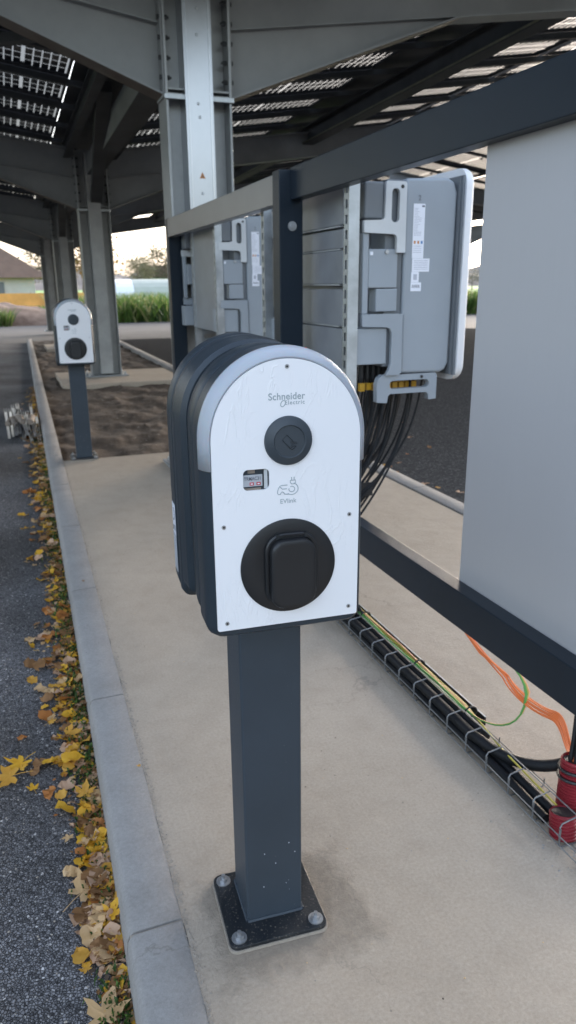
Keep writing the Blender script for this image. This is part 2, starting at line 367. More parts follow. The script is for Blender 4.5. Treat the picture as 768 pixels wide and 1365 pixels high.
def arch(hw, z0, ztop, r=.012, n=40):       # arch outline, (x,z), starts bottom left, anticlockwise
    zc = ztop-hw*1.03; pts = []
    for k in range(5): a = R(180+90*k/4); pts.append((-hw+r+r*math.cos(a), z0+r+r*math.sin(a)))
    for k in range(5): a = R(270+90*k/4); pts.append((hw-r+r*math.cos(a), z0+r+r*math.sin(a)))
    for k in range(n+1): a = math.pi*k/n; pts.append((hw*math.cos(a), zc+hw*1.03*math.sin(a)))
    return pts
def ring(pts, y): return [(x, y, z) for x, z in pts]
def disc_y(mb, cx, cz, r, y0, y1, m, n=40, r1=None):
    r1 = r if r1 is None else r1
    mb.loft([ring(circ(cx,cz,r1,n), y1), ring(circ(cx,cz,r,n), y0)], m)

# ------------------------------------------------------------------ charging station
def make_station():
    t = empty('charging_station', 'large white fronted arched charger on dark post in the foreground', 'charger', (.414,1.287,0), (0,0,R(-3.5)), 'arched charging stations on posts')
    p = MB(); p.box(-.063,.062,-.062,.06,.016,.768,M['anthracite']); p.build('post', t, .005, seg=3)
    w = MB()     # weld bead
    for a in range(4):
        T = Matrix.Rotation(R(90*a), 4, 'Z'); w.tube([(-.062,-.062,.017),(-.02,-.0625,.018),(.02,-.062,.017),(.062,-.062,.018)], .0045, M['anthracite'], 6, T=T)
    w.build('weld_bead', t)
    g = MB(); g.prism_z(rrect(-.004,-.016,.222,.214,.018), .001, .0075, M['mortar']); g.build('grout_pad', t)
    b = MB(); b.prism_z(rrect(-.004,-.016,.217,.209,.018), .0075, .0165, M['dusty_plate']); bp = b.build('base_plate', t, .0012)
    for sx in (-1,1):
        for sy in (-1,1):
            q = MB(); x, y = -.004+sx*.086, -.016+sy*.082
            q.tube([(x,y,.0166),(x,y,.0190)], .0165, M['zinc'], 24)
            q.tube([(x,y,.019),(x,y,.0265)], .0098, M['zinc'], 6); q.tube([(x,y,.0265),(x,y,.035)], .0045, M['zinc'], 10)
            q.build('bolt', bp)
    sx_ = MB(); rq = random.Random(3)
    for i in range(8):
        x = rq.choice([-.025,-.022,.012,.033,.036,.0])+rq.gauss(0,.006); z = .03+abs(rq.gauss(.10,.10)); q_ = rq.uniform(.0004,.0011)
        disc_y(sx_, x, z, q_, -.0626, -.0620, M['sticker'], 7)
    so2 = sx_.build('cement_splash', t); so2['label'] = 'tiny pale cement splashes on the lower post'; so2['kind'] = 'stuff'
    # front unit
    h = MB()
    prof = [(-.1845,.0145,.7755),(-.178,.008,.771),(-.164,.0015,.769),(-.150,0,.772),(-.112,0,.772),(-.108,.004,.772),(-.100,.010,.772),(-.094,.011,.772),(-.088,.006,.772),(-.055,.004,.772),(-.022,.006,.7725),(-.014,.012,.776)]
    h.loft([ring(arch(.1415-i, z, 1.2575-i*.8, .02), y) for y, i, z in prof], M['housing'])
    hs = h.build('charger_housing', t, smooth=True)
    # face plate with window opening
    win = rrect(-.0535,1.0474,.044,.035,.008)
    soc = circ(0,.893,.0700)
    outer = arch(.1262,.786,1.2395,.004)
    fp = flat_with_holes('face_plate', [outer, win], .004, M['face'], hs, -.1865)
    lb = MB()
    def part(hw, top, y):
        pts = []; zc = top-hw*1.03; zl = 1.066
        pts.append((hw, zl))
        for k in range(41): a = math.pi*k/40; pts.append((hw*math.cos(a), zc+hw*1.03*math.sin(a)))
        pts.append((-hw, zl)); return [(x,y,z) for x, z in pts]
    rows = [part(.1266,1.2400,-.1868), part(.1290,1.2425,-.1872), part(.1330,1.2472,-.1845), part(.1385,1.2532,-.1760), part(.1426,1.2582,-.1640), part(.1428,1.2584,-.158)]
    n = len(rows[0]); lb.add([p_ for r in rows for p_ in r], [[i*n+k, i*n+k+1, (i+1)*n+k+1, (i+1)*n+k] for i in range(len(rows)-1) for k in range(n-1)], M['band'])
    o = lb.build('light_band', hs, smooth=True); so = o.modifiers.new('Solidify','SOLIDIFY'); so.thickness = .003; so.offset = -1
    tag(o, 'frosted grey light band round the arch')
    # reader
    r_ = MB(); r_.loft([ring(circ(.001,1.1088,r,56), y) for y, r in ((-.187,.0405),(-.191,.0403),(-.1935,.039),(-.1985,.0272),(-.1982,.0262),(-.1966,.0252))], M['reader'])
    rd = r_.build('card_reader', hs, smooth=True)
    ic = MB()
    def seg(pts, w=.0006, m=M['reader_line'], y=-.1970): ic.tube([(x,y,z) for x,z in pts], w, m, 5)
    cx, cz = .001, 1.1088
    seg([(cx-.0125,cz+.003),(cx-.0045,cz+.0105),(cx+.006,cz-.0005)]); seg([(cx-.0125,cz+.003),(cx+.001,cz-.0115),(cx+.005,cz-.0085)])
    seg([(cx+.001,cz-.001),(cx+.012,cz-.002)]); seg([(cx+.003,cz-.004),(cx+.013,cz-.0045)]); seg([(cx+.002,cz-.007),(cx+.011,cz-.0085)]); seg([(cx+.011,cz-.0085),(cx+.004,cz-.014),(cx-.001,cz-.0105)])
    ic.build('card_icon', rd)
    # socket
    s_ = MB(); s_.loft([ring(circ(-.0005,.8925,r,72), y) for y, r in ((-.1880,.0838),(-.1904,.0835),(-.1912,.082),(-.1905,.056),(-.1897,.050))], M['black'])
    sk = s_.build('socket', hs, smooth=True)
    rg = MB(); rg.loft([ring(rrect(.0035,.888,.092-i*2,.130-i*2,.030,8), y) for y, i in ((-.1908,0),(-.1955,0),(-.1975,.002),(-.1972,.005),(-.1945,.006))], M['black'])
    for x in (-.021,.028): rg.box(x-.0028,x+.0028,-.1985,-.1955,.944,.9525,M['reader_line'])
    rg.build('flap_rim', sk, smooth=True)
    fl = MB(); fl.loft([ring(rrect(.0035,.883,.078-i*2,.122-i*2,.024,8), y) for y, i in ((-.1935,0),(-.2060,0),(-.2085,.0012),(-.2098,.004),(-.2096,.008))], M['black'])
    fo = fl.build('socket_flap', sk, smooth=True)
    # screws
    for x, z in ((0,1.2272),(-.110,.9718),(.109,.9735),(-.1098,.7995),(.1100,.8022)):
        s = MB(); disc_y(s, x, z, .0036, -.1894, -.1884, M['zinc'], 20); s.loft([ring(circ(x,z,.0017,6),-.18945), ring(circ(x,z,.0016,6),-.1900)], M['reader_line']); s.build('screw', hs)
    # window interior
    wi = MB(); wi.box(-.077,-.030,-.1842,-.1836,1.028,1.067,M['reader_line'])
    wi.box(-.076,-.0425,-.1850,-.1843,1.036,1.0555,M['sticker_grey']); wi.box(-.040,-.034,-.1853,-.1843,1.031,1.063,M['inv_light']); wi.box(-.0415,-.0400,-.1855,-.1843,1.028,1.066,M['black'])
    wi.box(-.067,-.055,-.1850,-.1843,1.058,1.064,M['wood_far']); wi.box(-.074,-.045,-.1850,-.1843,1.0295,1.0335,M['wood_far'])
    for x in (-.0605,-.0490):
        wi.box(x-.0035,x+.0035,-.18535,-.1851,1.0378,1.0428,M['ink_red']); wi.box(x-.0018,x+.0018,-.18545,-.1853,1.0392,1.0412,M['sticker'])
    w_ = wi.build('display_window', hs)
    text_mesh('window_print', 'TRMAC31', .0082, M['ink'], w_, (-.0590,-.1853,1.0465), (R(90),0,0), bold=.0001, sx=.8)
    # lettering
    text_mesh('maker_name', 'Schneider', .0158, M['logo'], fp, (-.0010,-.0022,1.1752), (R(90),0,0), bold=.00018, sx=.925, space=1.05)
    text_mesh('maker_name', 'Electric', .0092, M['logo'], fp, (.0125,-.0022,1.1672), (R(90),0,0), bold=.0001, sx=.98, space=1.2)
    lg = MB(); lg.tube([(-.0072+.0038*math.cos(a*math.pi/6)+.0014*math.sin(a*math.pi/6),-.0022,1.1690+.0050*math.sin(a*math.pi/6)) for a in range(13)], .0007, M['logo'], 5); lg.build('maker_mark', fp)
    text_mesh('model_name', 'EVlink', .0110, M['logo'], fp, (0,-.0022,1.0036), (R(90),0,0), bold=.00005, sx=1.0, space=1.02)
    ei = MB()
    def s2(pts): ei.tube([(x*1.0,-.0022,1.0295+z) for x, z in pts], .00075, M['logo'], 5)
    s2([(-.0130,-.0100),(-.0165,-.0100),(-.0180,-.0085),(-.0178,-.0040),(-.0165,.0000),(-.0140,.0038),(-.0110,.0050),(-.0010,.0050)])
    s2([(-.0130,.0020),(-.0100,-.0012),(-.0020,-.0012)])
    s2([(-.0130,-.0100)]+[(-.0098+.0030*math.cos(R(a)),-.0092+.0030*math.sin(R(a))) for a in range(180,-1,-30)]+[(-.0062,-.0100),(.0010,-.0110)])
    s2([(.0065+.0108*math.cos(R(a)),-.0020+.0098*math.sin(R(a))) for a in range(-130,75,12)])
    s2([(.0065+.0050*math.cos(R(a)),-.0025+.0046*math.sin(R(a))) for a in range(-200,140,20)])
    s2([(.0040,.0125),(.0040,.0085),(.0062,.0062),(.0105,.0062),(.0128,.0085),(.0128,.0125),(.0040,.0125)])
    s2([(.0062,.0125),(.0062,.0180)]); s2([(.0106,.0125),(.0106,.0180)])
    ei.build('car_plug_icon', fp)
    # rear unit (back to back) and plate between
    pl = MB(); pl.prism_y(arch(.120,.782,1.232,.01), -.014, .012, M['black']); pl.build('mounting_plate', t)
    k = MB()
    prof = [(.010,.014,.776),(.018,.004,.772),(.060,0,.772),(.062,.003,.771),(.074,.003,.752),(.082,.001,.742),(.100,0,.740),(.112,.006,.740),(.118,.001,.742),(.165,0,.748),(.185,.004,.752),(.196,.012,.760)]
    k.loft([ring(arch(.1465-i, z, 1.2600-i*.8, .02), y) for y, i, z in prof], M['housing'])
    rh = k.build('charger_housing', t, smooth=True); tag(rh, 'rear charger unit mounted back to back with the front one')
    st = MB(); st.box(-.1476,-.1469,.122,.158,.860,.925,M['sticker']); st.box(-.1476,-.1469,.122,.158,.780,.858,M['sticker_grey'])
    st.build('rating_label', rh)
    si = MB(); si.box(-.1481,-.1477,.126,.136,.868,.880,M['ink']); si.box(-.1481,-.1477,.146,.154,.866,.876,M['ink']); si.tube([(-.1478,.140+.010*math.cos(R(a)),.902+.013*math.sin(R(a))) for a in range(60,330,30)], .0007, M['ink'], 4)
    for z in (.846,.840,.834,.828): si.box(-.1481,-.1477,.128,.150,z,z+.0018,M['ink_soft'])
    si.build('label_print', rh)
    return t
st1 = make_station()
st2 = copy_tree(st1); st2.location = (.468,6.150,0); st2.rotation_euler = (0,0,R(-2)); st2['label'] = 'farther small charger on a post at the slab edge before the soil bed'

# ------------------------------------------------------------------ setting
g = MB()
g.add([(-400,-60,-.1),(400,-60,-.1),(400,31.2,-.1),(-400,31.2,-.1)], [(0,1,2,3)], M['asphalt']); g.build('asphalt_lot').__setitem__('kind','structure')
M['park_shade'] = mat('asphalt_shade_in_colour', (.048,.048,.049), .95, col2=(.082,.082,.081), scale=30, bump=.8, bscale=150, spec=.0, speck=(60,.62,(.17,.168,.16)))  # same asphalt as the lot, canopy shade put into a darker colour
g = MB(); g.add([(2.6,-4,-.095),(60,-4,-.095),(60,21.45,-.095),(2.6,21.45,-.095)], [(0,1,2,3)], M['park_shade']); g.build('parking_shade_sheet')['kind'] = 'structure'
g = MB(); g.add([(-300,21.5,-.094),(300,21.5,-.094),(300,31.6,-.094),(-300,31.6,-.094)], [(0,1,2,3)], M['road']); g.build('road')['kind'] = 'structure'
g = MB(); g.add([(-900,31.2,-.105),(900,31.2,-.105),(900,1500,-.105),(-900,1500,-.105)], [(0,1,2,3)], M['meadow']); g.build('field')['kind'] = 'structure'
def kx(y): return .218+.0155*(y-1.17)          # inner edge of the left kerb
def kox(y): return kx(y)-.116-.005*max(0,2.3-y)                   # outer top edge
# slab, slightly uneven edge on the left
sl = MB(); ys = [-3+.04*i for i in range(int(9.12/.04)+1)]
L_ = [(kx(y)-.003+.0035*noise.noise(Vector((y*9,0,0)))+.002*noise.noise(Vector((y*40,3,0))), y) for y in ys]
vs = [(x,y,0) for x,y in L_]+[(2.46,y,0) for _,y in L_]; n_ = len(L_)
fs = [[i, i+n_, i+1+n_, i+1] for i in range(n_-1)]
vs += [(x,6.12,-.1) for x in (L_[-1][0],2.46)]; fs.append([n_-1, 2*n_-1, 2*n_+1, 2*n_])
sl.add(vs, fs, M['slab']); sl.build('concrete_slab')['kind'] = 'structure'
# mortar crumbs along the seam
mo = MB()
for i in range(1500):
    y = random.uniform(.6,6.1) if i > 700 else random.uniform(.7,2.6); x = kx(y)+random.gauss(.004,.005); s = random.uniform(.0008,.0026)*(1.5 if random.random()<.1 else 1)
    T = Matrix.Translation((x,y,.0005)) @ Matrix.Rotation(random.random()*6,4,'Z')
    mo.add([(-s,-s*.7,0),(s,-s,0),(s*.8,s,0),(-s,s*.8,0),(-s*.3,0,s*.8),(s*.4,s*.2,s*.7)], [(0,1,5,4),(1,2,5),(2,3,4,5),(3,0,4)], M['mortar'], T)
mo.build('mortar_seam')['kind'] = 'stuff'
bpy.data.objects['mortar_seam']['label'] = 'pale crumbly mortar along the joint of kerb and slab'
# kerbs, stone by stone
def kerb(name, fin, fout, y0, y1, ln, off, dz, outer_sign, mtl):
    kb = MB(); y = y0+off-ln
    while y < y1:
        a, b = max(y+.004, y0), min(y+ln-.004, y1)
        if b > a:
            for (p, q) in [(a+(b-a)*i/6, a+(b-a)*(i+1)/6) for i in range(6)]:
                def prof(yy):
                    xi, xo = fin(yy)-.003*outer_sign*-1, fout(yy); w = outer_sign
                    e = .0025*noise.noise(Vector((yy*13,7,1))); z = .002*noise.noise(Vector((yy*2,3,0)))
                    return [(xi,yy,-.11),(xi,yy,.0+z),(xi+w*.006,yy,.004+z),(xo-w*.012,yy,.003+z),(xo-w*.002+e,yy,-.004+z),(xo+w*.004+e,yy,-.016),(xo+w*.011,yy,dz)]
                pa, pb = prof(p), prof(q); n = len(pa)
                kb.add(pa+pb, [[i,i+1,n+i+1,n+i] for i in range(n-1)], mtl)
            kb.add(prof(a), [list(range(7))], mtl); kb.add(prof(b), [list(range(7))[::-1]], mtl)
        y += ln
    # mortar in the joints
    y = y0+off-ln
    while y < y1:
        if y > y0:
            xi, xo = fin(y), fout(y); w = outer_sign
            kb.add([(xi,y-.005,-.001),(xo-w*.003,y-.005,-.004),(xo-w*.003,y+.005,-.004),(xi,y+.005,-.001),(xo+w*.008,y-.005,dz),(xo+w*.008,y+.005,dz)], [(0,1,2,3),(1,4,5,2)], M['mortar'])
        y += ln
    o = kb.build(name, smooth=True); o['kind'] = 'structure'; return o
kerb('kerb', kx, kox, -.3, 21.5, 1.0, .62+.98, -.102, -1, M['kerb'])
kerb('kerb_right', lambda y: 2.462+.004*y, lambda y: 2.60+.004*y, -1, 21.5, 1.0, .3, -.102, 1, M['kerb'])
# soil bed between the kerbs
so = MB(); nx, ny = 60, 300
vs = [(kx(6.13+15.3*j/ny)+.004+(2.46-.3)*i/nx, 6.13+15.3*j/ny, -.055+.05*noise.noise(Vector((i*.12,j*.12,0)))+.022*noise.noise(Vector((i*.5,j*.5,5)))) for j in range(ny+1) for i in range(nx+1)]
so.add(vs, [[j*(nx+1)+i, j*(nx+1)+i+1, (j+1)*(nx+1)+i+1, (j+1)*(nx+1)+i] for j in range(ny) for i in range(nx)], M['soil'])
so.build('soil_bed', smooth=True)['kind'] = 'structure'
# footings
ft = MB(); ft.box(.62,2.40,10.95,12.7,-.09,.006,M['slab']); ft.box(.75,2.3,17.7,19.3,-.09,.0,M['slab']); ft.build('column_footing', bevel=.01)['kind'] = 'structure'
# hills and distant mass
def ridge(name, x0, x1, Y, base, h, m, seed, dep=30, step=2., detail=1.):
    b = MB(); n = int((x1-x0)/step); top = []
    for i in range(n+1):
        x = x0+step*i
        top.append((x, max(.3, h*(.6+.5*noise.noise(Vector((x*.02,seed,0)))+.22*detail*noise.noise(Vector((x*.15,seed,3)))+.12*detail*noise.noise(Vector((x*.6,seed,9)))))))
    vs = [(x,Y-dep*.5,base) for x,_ in top]+[(x,Y-dep*.2,base+z*.8) for x,z in top]+[(x,Y,base+z) for x,z in top]+[(x,Y+dep,base) for x,_ in top]
    k = n+1; b.add(vs, [[r*k+i, r*k+i+1, (r+1)*k+i+1, (r+1)*k+i] for r in range(3) for i in range(n)], m)
    o = b.build(name, smooth=True); o['kind'] = 'structure'; return o
ridge('hills', -500, 700, 900, -.1, 26, M['hill'], 2.2, 200, 6)
ridge('far_woods', -120, 400, 330, -.1, 7.5, M['hill'], 8.4, 40, 1.5, 1.6)

# dirt mound + grass
mb_ = MB(); nx, ny = 60, 30
vs = []
for j in range(ny+1):
    for i in range(nx+1):
        u, v = i/nx, j/ny; x = -7+9.3*u; y = 30.9+4.8*v
        e = math.sin(math.pi*u)**.5*math.sin(math.pi*v)**.8
        vs.append((x,y,-.11+e*(1.05+.35*noise.noise(Vector((x*.5,y*.5,0)))+.16*noise.noise(Vector((x*2,y*2,3))))))
mb_.add(vs, [[j*(nx+1)+i, j*(nx+1)+i+1, (j+1)*(nx+1)+i+1, (j+1)*(nx+1)+i] for j in range(ny) for i in range(nx)], M['soil_mound'])
tag(mb_.build('dirt_mound', smooth=True), 'heap of dug reddish brown earth beyond the road', 'dirt heap', kind='structure')
def blades(name, label, region, count, hmin, hmax, mats, w=.02, base=-.1, wt=None):
    b = MB()
    for i in range(count):
        x, y = region(); h = random.uniform(hmin,hmax); a = random.random()*6.28; ln = random.uniform(.1,1.1)*h
        dx, dy = math.cos(a)*w, math.sin(a)*w; lx, ly = math.cos(a*3)*ln, math.sin(a*3)*ln
        z0 = base(x,y) if callable(base) else base
        b.add([(x-dx,y-dy,z0),(x+dx,y+dy,z0),(x+dx*.6+lx*.4,y+dy*.6+ly*.4,z0+h*.6),(x-dx*.6+lx*.4,y-dy*.6+ly*.4,z0+h*.6),(x+lx,y+ly,z0+h)], [(0,1,2,3),(3,2,4)], random.choice(mats))
    o = b.build(name, recalc=False); tag(o, label, kind='stuff'); return o
def clump_region(x0,x1,y0,y1):
    def f():
        while True:
            x, y = random.uniform(x0,x1), random.uniform(y0,y1)
            if random.random() < .5+.9*noise.noise(Vector((x*.8,y*.8,0))): return x, y
    return f
B3 = [M['blade'],M['blade'],M['blade_dry'],M['blade_dark']]
blades('tall_grass', 'tall green weeds and grass along the far road edge', clump_region(2.2,30,31.4,36), 22000, .25,1.25, B3, .05)
blades('tall_grass', 'weeds growing before the heap of earth', clump_region(-6,.1,30.7,32.0), 2600, .3,.75, B3, .03)
blades('grass', 'low bright grass of the meadow', clump_region(-10,9,36,60), 14000, .12,.35, [M['blade'],M['blade'],M['blade_dry']], .07)
# barn
bn = empty('barn', 'pale walled farm building with a broad brown tiled roof beyond the meadow', 'building', (-10,62,0))
b = MB(); b.box(-14,12.2,0,12,-.2,2.15,M['white_wall']); b.build('wall', bn)
b = MB(); b.add([(-15,-.6,2.0),(13.4,-.6,2.0),(13.4,12.6,2.0),(-15,12.6,2.0),(-15,6,7.2),(5.6,6,7.2)], [(0,1,5,4),(1,2,5),(2,3,4,5),(3,0,4),(0,3,2,1)], M['tile']); b.build('roof', bn)
for x in (-2.5,1.4,5.2,8.4):
    b = MB(); b.box(x,x+1.6,-.06,.0,-.1,1.7,M['inv_dark'] if x!=1.4 else M['sticker_grey']); b.build('door', bn)
lm = bpy.data.materials.new('lamp_glow'); n, l = nodes(lm); n['Principled BSDF'].inputs['Emission Color'].default_value = (1,.75,.3,1); n['Principled BSDF'].inputs['Emission Strength'].default_value = 6
b = MB(); b.tube([(2.75,-2.0,1.95),(2.75,-2.0,2.2)], .16, lm, 12); lo = b.build('lamp', bn); lo['label'] = 'small lit yellow lamp under the eave'; b = MB(); b.box(2.72,2.78,-2.0,.3,2.2,2.26,M['inv_dark']); b.build('lamp_bracket', bn)
b = MB(); b.box(-30,6.6,52,52.08,.1,.95,M['orange_fence']); b.box(-30,6.6,51.95,52.0,.0,.04,M['orange_fence'])
for i in range(18): b.box(-30+i*2.1,-29.94+i*2.1,52.08,52.14,-.1,1.0,M['wood_far'])
tag(b.build('netting_fence'), 'long low orange netting fence in front of the farm building', 'fence')
# green sheeted fence / tunnel
gh = empty('greenhouse', 'pale green and white plastic greenhouse in the fields behind the weeds', 'greenhouse', (14.5,95,0))
b = MB(); b.loft([[(x,y+3.2*math.cos(math.pi*k/10),-.1+2.2*math.sin(math.pi*k/10)) for k in range(11)] for x in [0,1.5,3,4.5,6] for y in (0,)], M['poly_g']); b.build('cover', gh)
b = MB(); b.loft([[(x,y+3.2*math.cos(math.pi*k/10),-.1+2.2*math.sin(math.pi*k/10)) for k in range(11)] for x in [-4,-2,-.02] for y in (0,)], M['sticker']); b.build('cover', gh)
hs_ = empty('house', 'low pale house by the trees on the horizon', 'house', (30,150,0))
b = MB(); b.box(-4,6,0,7,-.1,3,M['white_wall']); b.build('wall', hs_)
b = MB(); b.add([(-4.5,-.5,2.9),(6.5,-.5,2.9),(6.5,7.5,2.9),(-4.5,7.5,2.9),(-4.5,3.5,5.2),(6.5,3.5,5.2)], [(0,1,5,4),(1,2,5),(2,3,4,5),(3,0,4),(0,3,2,1)], M['tile']); b.build('roof', hs_)
# trees
def tree(x, y, h, wd, m, label, seed, group='trees beyond the field'):
    rnd = random.Random(seed); t = empty('tree', label, 'tree', (x,y,-.1), group=group)
    b = MB(); b.tube([(0,0,0),(.1,0,h*.3),(.0,.1,h*.6),(0,0,h*.85)], [h*.028,h*.02,h*.012,h*.004], M['bark'], 8)
    for k in range(9):
        a = rnd.random()*6.28; z = h*rnd.uniform(.25,.65); b.tube([(0,0,z),(math.cos(a)*wd*.3,math.sin(a)*wd*.3,z+h*.12),(math.cos(a)*wd*.45,math.sin(a)*wd*.45,z+h*.25)], [h*.010,h*.006,h*.002], M['bark'], 5)
    b.build('trunk', t)
    c = MB(); cl = [(rnd.uniform(-.42,.42)*wd, rnd.uniform(-.42,.42)*wd, h*rnd.uniform(.35,.93), wd*rnd.uniform(.10,.2)) for _ in range(26)]
    for cx, cy, cz, r in cl:
        k = 1-.6*max(0,(cz/h-.6))/.4; cx *= k; cy *= k
        for _ in range(90):
            v = Vector((rnd.gauss(0,1),rnd.gauss(0,1),rnd.gauss(0,.8)))*r*.6; s = rnd.uniform(.02,.04)*h*.55
            a = rnd.random()*6.28; ax_ = Vector((math.cos(a),math.sin(a),rnd.uniform(-.6,.6)))*s; bx = Vector((-math.sin(a),math.cos(a)*.4,rnd.uniform(-1,1)))*s
            p = Vector((cx,cy,cz))+v; c.add([p-ax_,p+bx,p+ax_,p-bx], [(0,1,2,3)], m)
    c.build('crown', t, recalc=False)
tree(6.6,70,8.0,6.0,M['foliage_tan'],'tan autumn tree between the second and third steel columns',1)
tree(3.9,78,6.5,4.5,M['foliage_dull'],'grey green tree right behind the farm building roof end',2)
tree(19.5,120,5.6,7,M['foliage_dull'],'low dull tree left of the greenhouse on the horizon',3)
tree(26,150,7.2,9,M['foliage_dull'],'broad brownish tree in the middle of the horizon trees',4)
tree(31,155,9.5,11,M['foliage_dull'],'largest round crowned tree on the right horizon',5)
tree(36,150,8.8,10,M['foliage_dull'],'rightmost brown grey tree on the horizon',6)
for i_, (x_, y_, h_) in enumerate(((-17,-1,9),(-19,8,11),(-18,17,10),(-21,27,12),(-17,36,9))):  # unseen trees added so the rails reflect something dark
    tree(x_, y_, h_, 8.5, M['foliage_dull'], ['tree','tree','tree','tree','tree'][i_]+' '+['abreast of the nearest charger','level with the second steel column','added unseen, level with the third steel column','added unseen, level with the road','past the road'][i_]+' in the unseen row added left of the asphalt', 30+i_, 'unseen trees added to darken reflections from the left')
for i_, (x_, y_) in enumerate(((42,24),(46,32),(50,40),(38,16))):  # unseen trees added to keep the low sun off the ground
    tree(x_, y_, 15, 13, M['foliage_dull'], 'tall tree '+['added unseen, level with the third steel column','added unseen, level with the road','added unseen, past the road, farthest','added unseen, level with the second steel column, nearest'][i_]+' right of the parking aisle', 50+i_, 'unseen trees added to block the low sun')
tree(90,135,4,7,M['foliage_dull'],'small tree seen through the gap beside the inverter',7)
pb = MB(); pb.tube([(50.9,70,-.1),(50.9,70,7.2)], [.09,.05], M['galv'], 10); pb.box(50.4,51.4,69.95,70.05,6.9,7.0,M['galv'])
tag(pb.build('utility_pole'), 'thin far pole seen in the gap between inverter and grey sheet', 'pole')

# ------------------------------------------------------------------ canopy
DROP = {0:0.,1:-.12,2:-.20,3:-.28}
def zr(x, y, vx=1.36):     # roof underside height
    return 3.36+.14*max(0,abs(x-vx)-.23)-.0135*(y-5.5)
def carport_frame(k, Y, vx=1.36, label='', XL=-4.6, XR=7.6, guard=True):
    dz = -.0135*(Y-5.5)-(.04 if k else 0)
    t = empty('carport_frame', label, 'steel frame', (vx,Y,0), group='steel frames carrying the solar canopy')
    hw, dp, tf = .225, .26, .016      # column: H-section, web across X?  flanges at +-x, web between
    c = MB(); zt = 3.36+dz
    c.box(-hw,-hw+tf,-dp/2,dp/2,0.02,zt,M['column_steel']); c.box(hw-tf,hw,-dp/2,dp/2,0.02,zt,M['column_steel'])
    c.box(-hw+tf,hw-tf,.0,.015,0.02,zt,M['column_steel'])
    zk = 2.56+dz
    for z in (zk, zk+.03): c.box(-hw+tf,hw-tf,-dp/2+.004,-.001,z-.006,z+.006,M['column_steel'])
    c.box(-hw-.012,hw+.012,-dp/2-.02,-dp/2-.001,zk-.035,zk-.005,M['galv'])
    c.build('column', t, .002)
    b = MB(); b.box(-.32,.32,-.24,.24,.006,.026,M['steel_paint'])
    bo = b.build('base_plate', t, .003)
    for sx in (-1,1):
        for sy in (-1,1):
            q = MB(); q.tube([(sx*.27,sy*.19,.027),(sx*.27,sy*.19,.05)], .022, M['zinc'], 6); q.tube([(sx*.27,sy*.19,.05),(sx*.27,sy*.19,.075)], .01, M['zinc'], 8); q.build('anchor_bolt', bo)
    for s in (-1,1):
        a = MB(); X = (XR-vx) if s > 0 else (vx-XL)
        z0 = 2.98+dz; e = .14
        def X_(d): return s*(hw+d)
        tw = .008
        end = X-hw
        # web (with haunch), end plate, flanges
        hl = 1.78
        a.prism_y([(X_(.012),zk+.012),(X_(hl),z0+e*hl),(X_(end),z0+e*end),(X_(end),z0+e*end+.30),(X_(.012),z0+.375)], .0, tw, M['steel_paint'])
        def flange(p, q, th, wd, m):
            (x0,z_0),(x1,z_1) = p, q
            a.prism_y([(X_(x0),z_0),(X_(x1),z_1),(X_(x1),z_1+th),(X_(x0),z_0+th)], -wd/2+.003, wd/2+.003, m)
        flange((.012,zk),(hl,z0+e*hl-.012),.012,.19,M['steel_paint'])
        a.prism_y([(X_(.012),zk-.003),(X_(hl),z0+e*hl-.015),(X_(hl),z0+e*hl-.013),(X_(.012),zk-.001)], -.085, .095, M['steel_raw'])
        flange((hl,z0+e*hl-.012),(end,z0+e*end-.012),.012,.19,M['steel_paint'])
        flange((.012,z0),(hl,z0+e*hl),.010,.12,M['steel_paint'])
        flange((.012,z0+.375),(end,z0+e*end+.30),.012,.19,M['steel_paint'])
        a.prism_y([(X_(.001),zk-.02),(X_(.012),zk-.02),(X_(.012),z0+.41),(X_(.001),z0+.41)], -.11, .11, M['steel_paint'])
        ra = a.build('rafter_arm', t)
        for i in range(7):
            for sy in ((-1,1) if k == 0 else (-1,)):
                z = zk+.10+i*.115
                q = MB(); q.tube([(s*(hw-.040),sy*.085,z),(s*(hw-.016),sy*.085,z)], .015, M['purlin'], 6); q.tube([(s*(hw-.052),sy*.085,z),(s*(hw-.04),sy*.085,z)], .008, M['purlin'], 6)
                q.tube([(s*(hw+.012),sy*.085,z),(s*(hw+.026),sy*.085,z)], .015, M['purlin'], 6); q.build('bolt', ra)
    if guard:
        q = MB(); GB = M['galv_bright'] if k == 0 else M['guard_dull']; zb = 1.56 if k == 0 else .05; gw = .092; gx = -.010 if k == 0 else -.0
        q.box(gx-gw,gx+gw,-dp/2-.045,-dp/2-.043,zb,3.3+dz,GB); 
        for s in (-1,1):
            q.box(gx+s*gw-.002,gx+s*gw+.002,-dp/2-.045,-.0,zb,3.3+dz,GB)
            q.tube([(gx+s*(gw-.018),-dp/2-.047,zb),(gx+s*(gw-.018),-dp/2-.047,3.2+dz)], .004, GB, 8)
        go = q.build('cable_guard', t, .003)
        if k == 0:
            q = MB(); x = gx; q.prism_y([(x-.020,2.045),(x+.020,2.045),(x,2.085)], -dp/2-.0468, -dp/2-.0452, M['ink_orange']); q.prism_y([(x-.004,2.052),(x+.004,2.052),(x,2.07)], -dp/2-.0474, -dp/2-.0469, M['ink']); q.build('warning_sticker', go)
            for z in (1.95,2.42,2.50,2.90,3.05):
                q = MB(); disc_y(q, gx+random.uniform(-.01,.01), z, .007, -dp/2-.049, -dp/2-.045, M['galv'], 12, .010); q.build('rivet', go)
    return t
FL = ['nearest steel column and rafters with a bright galvanised cable cover', 'second steel column and rafters beside the small far charger', 'third steel column and rafters farther along the soil bed', 'fourth slender looking steel column and rafters near the road']
for k, Y in enumerate((5.5,12.,18.5,25.)): carport_frame(k, Y, label=FL[k])
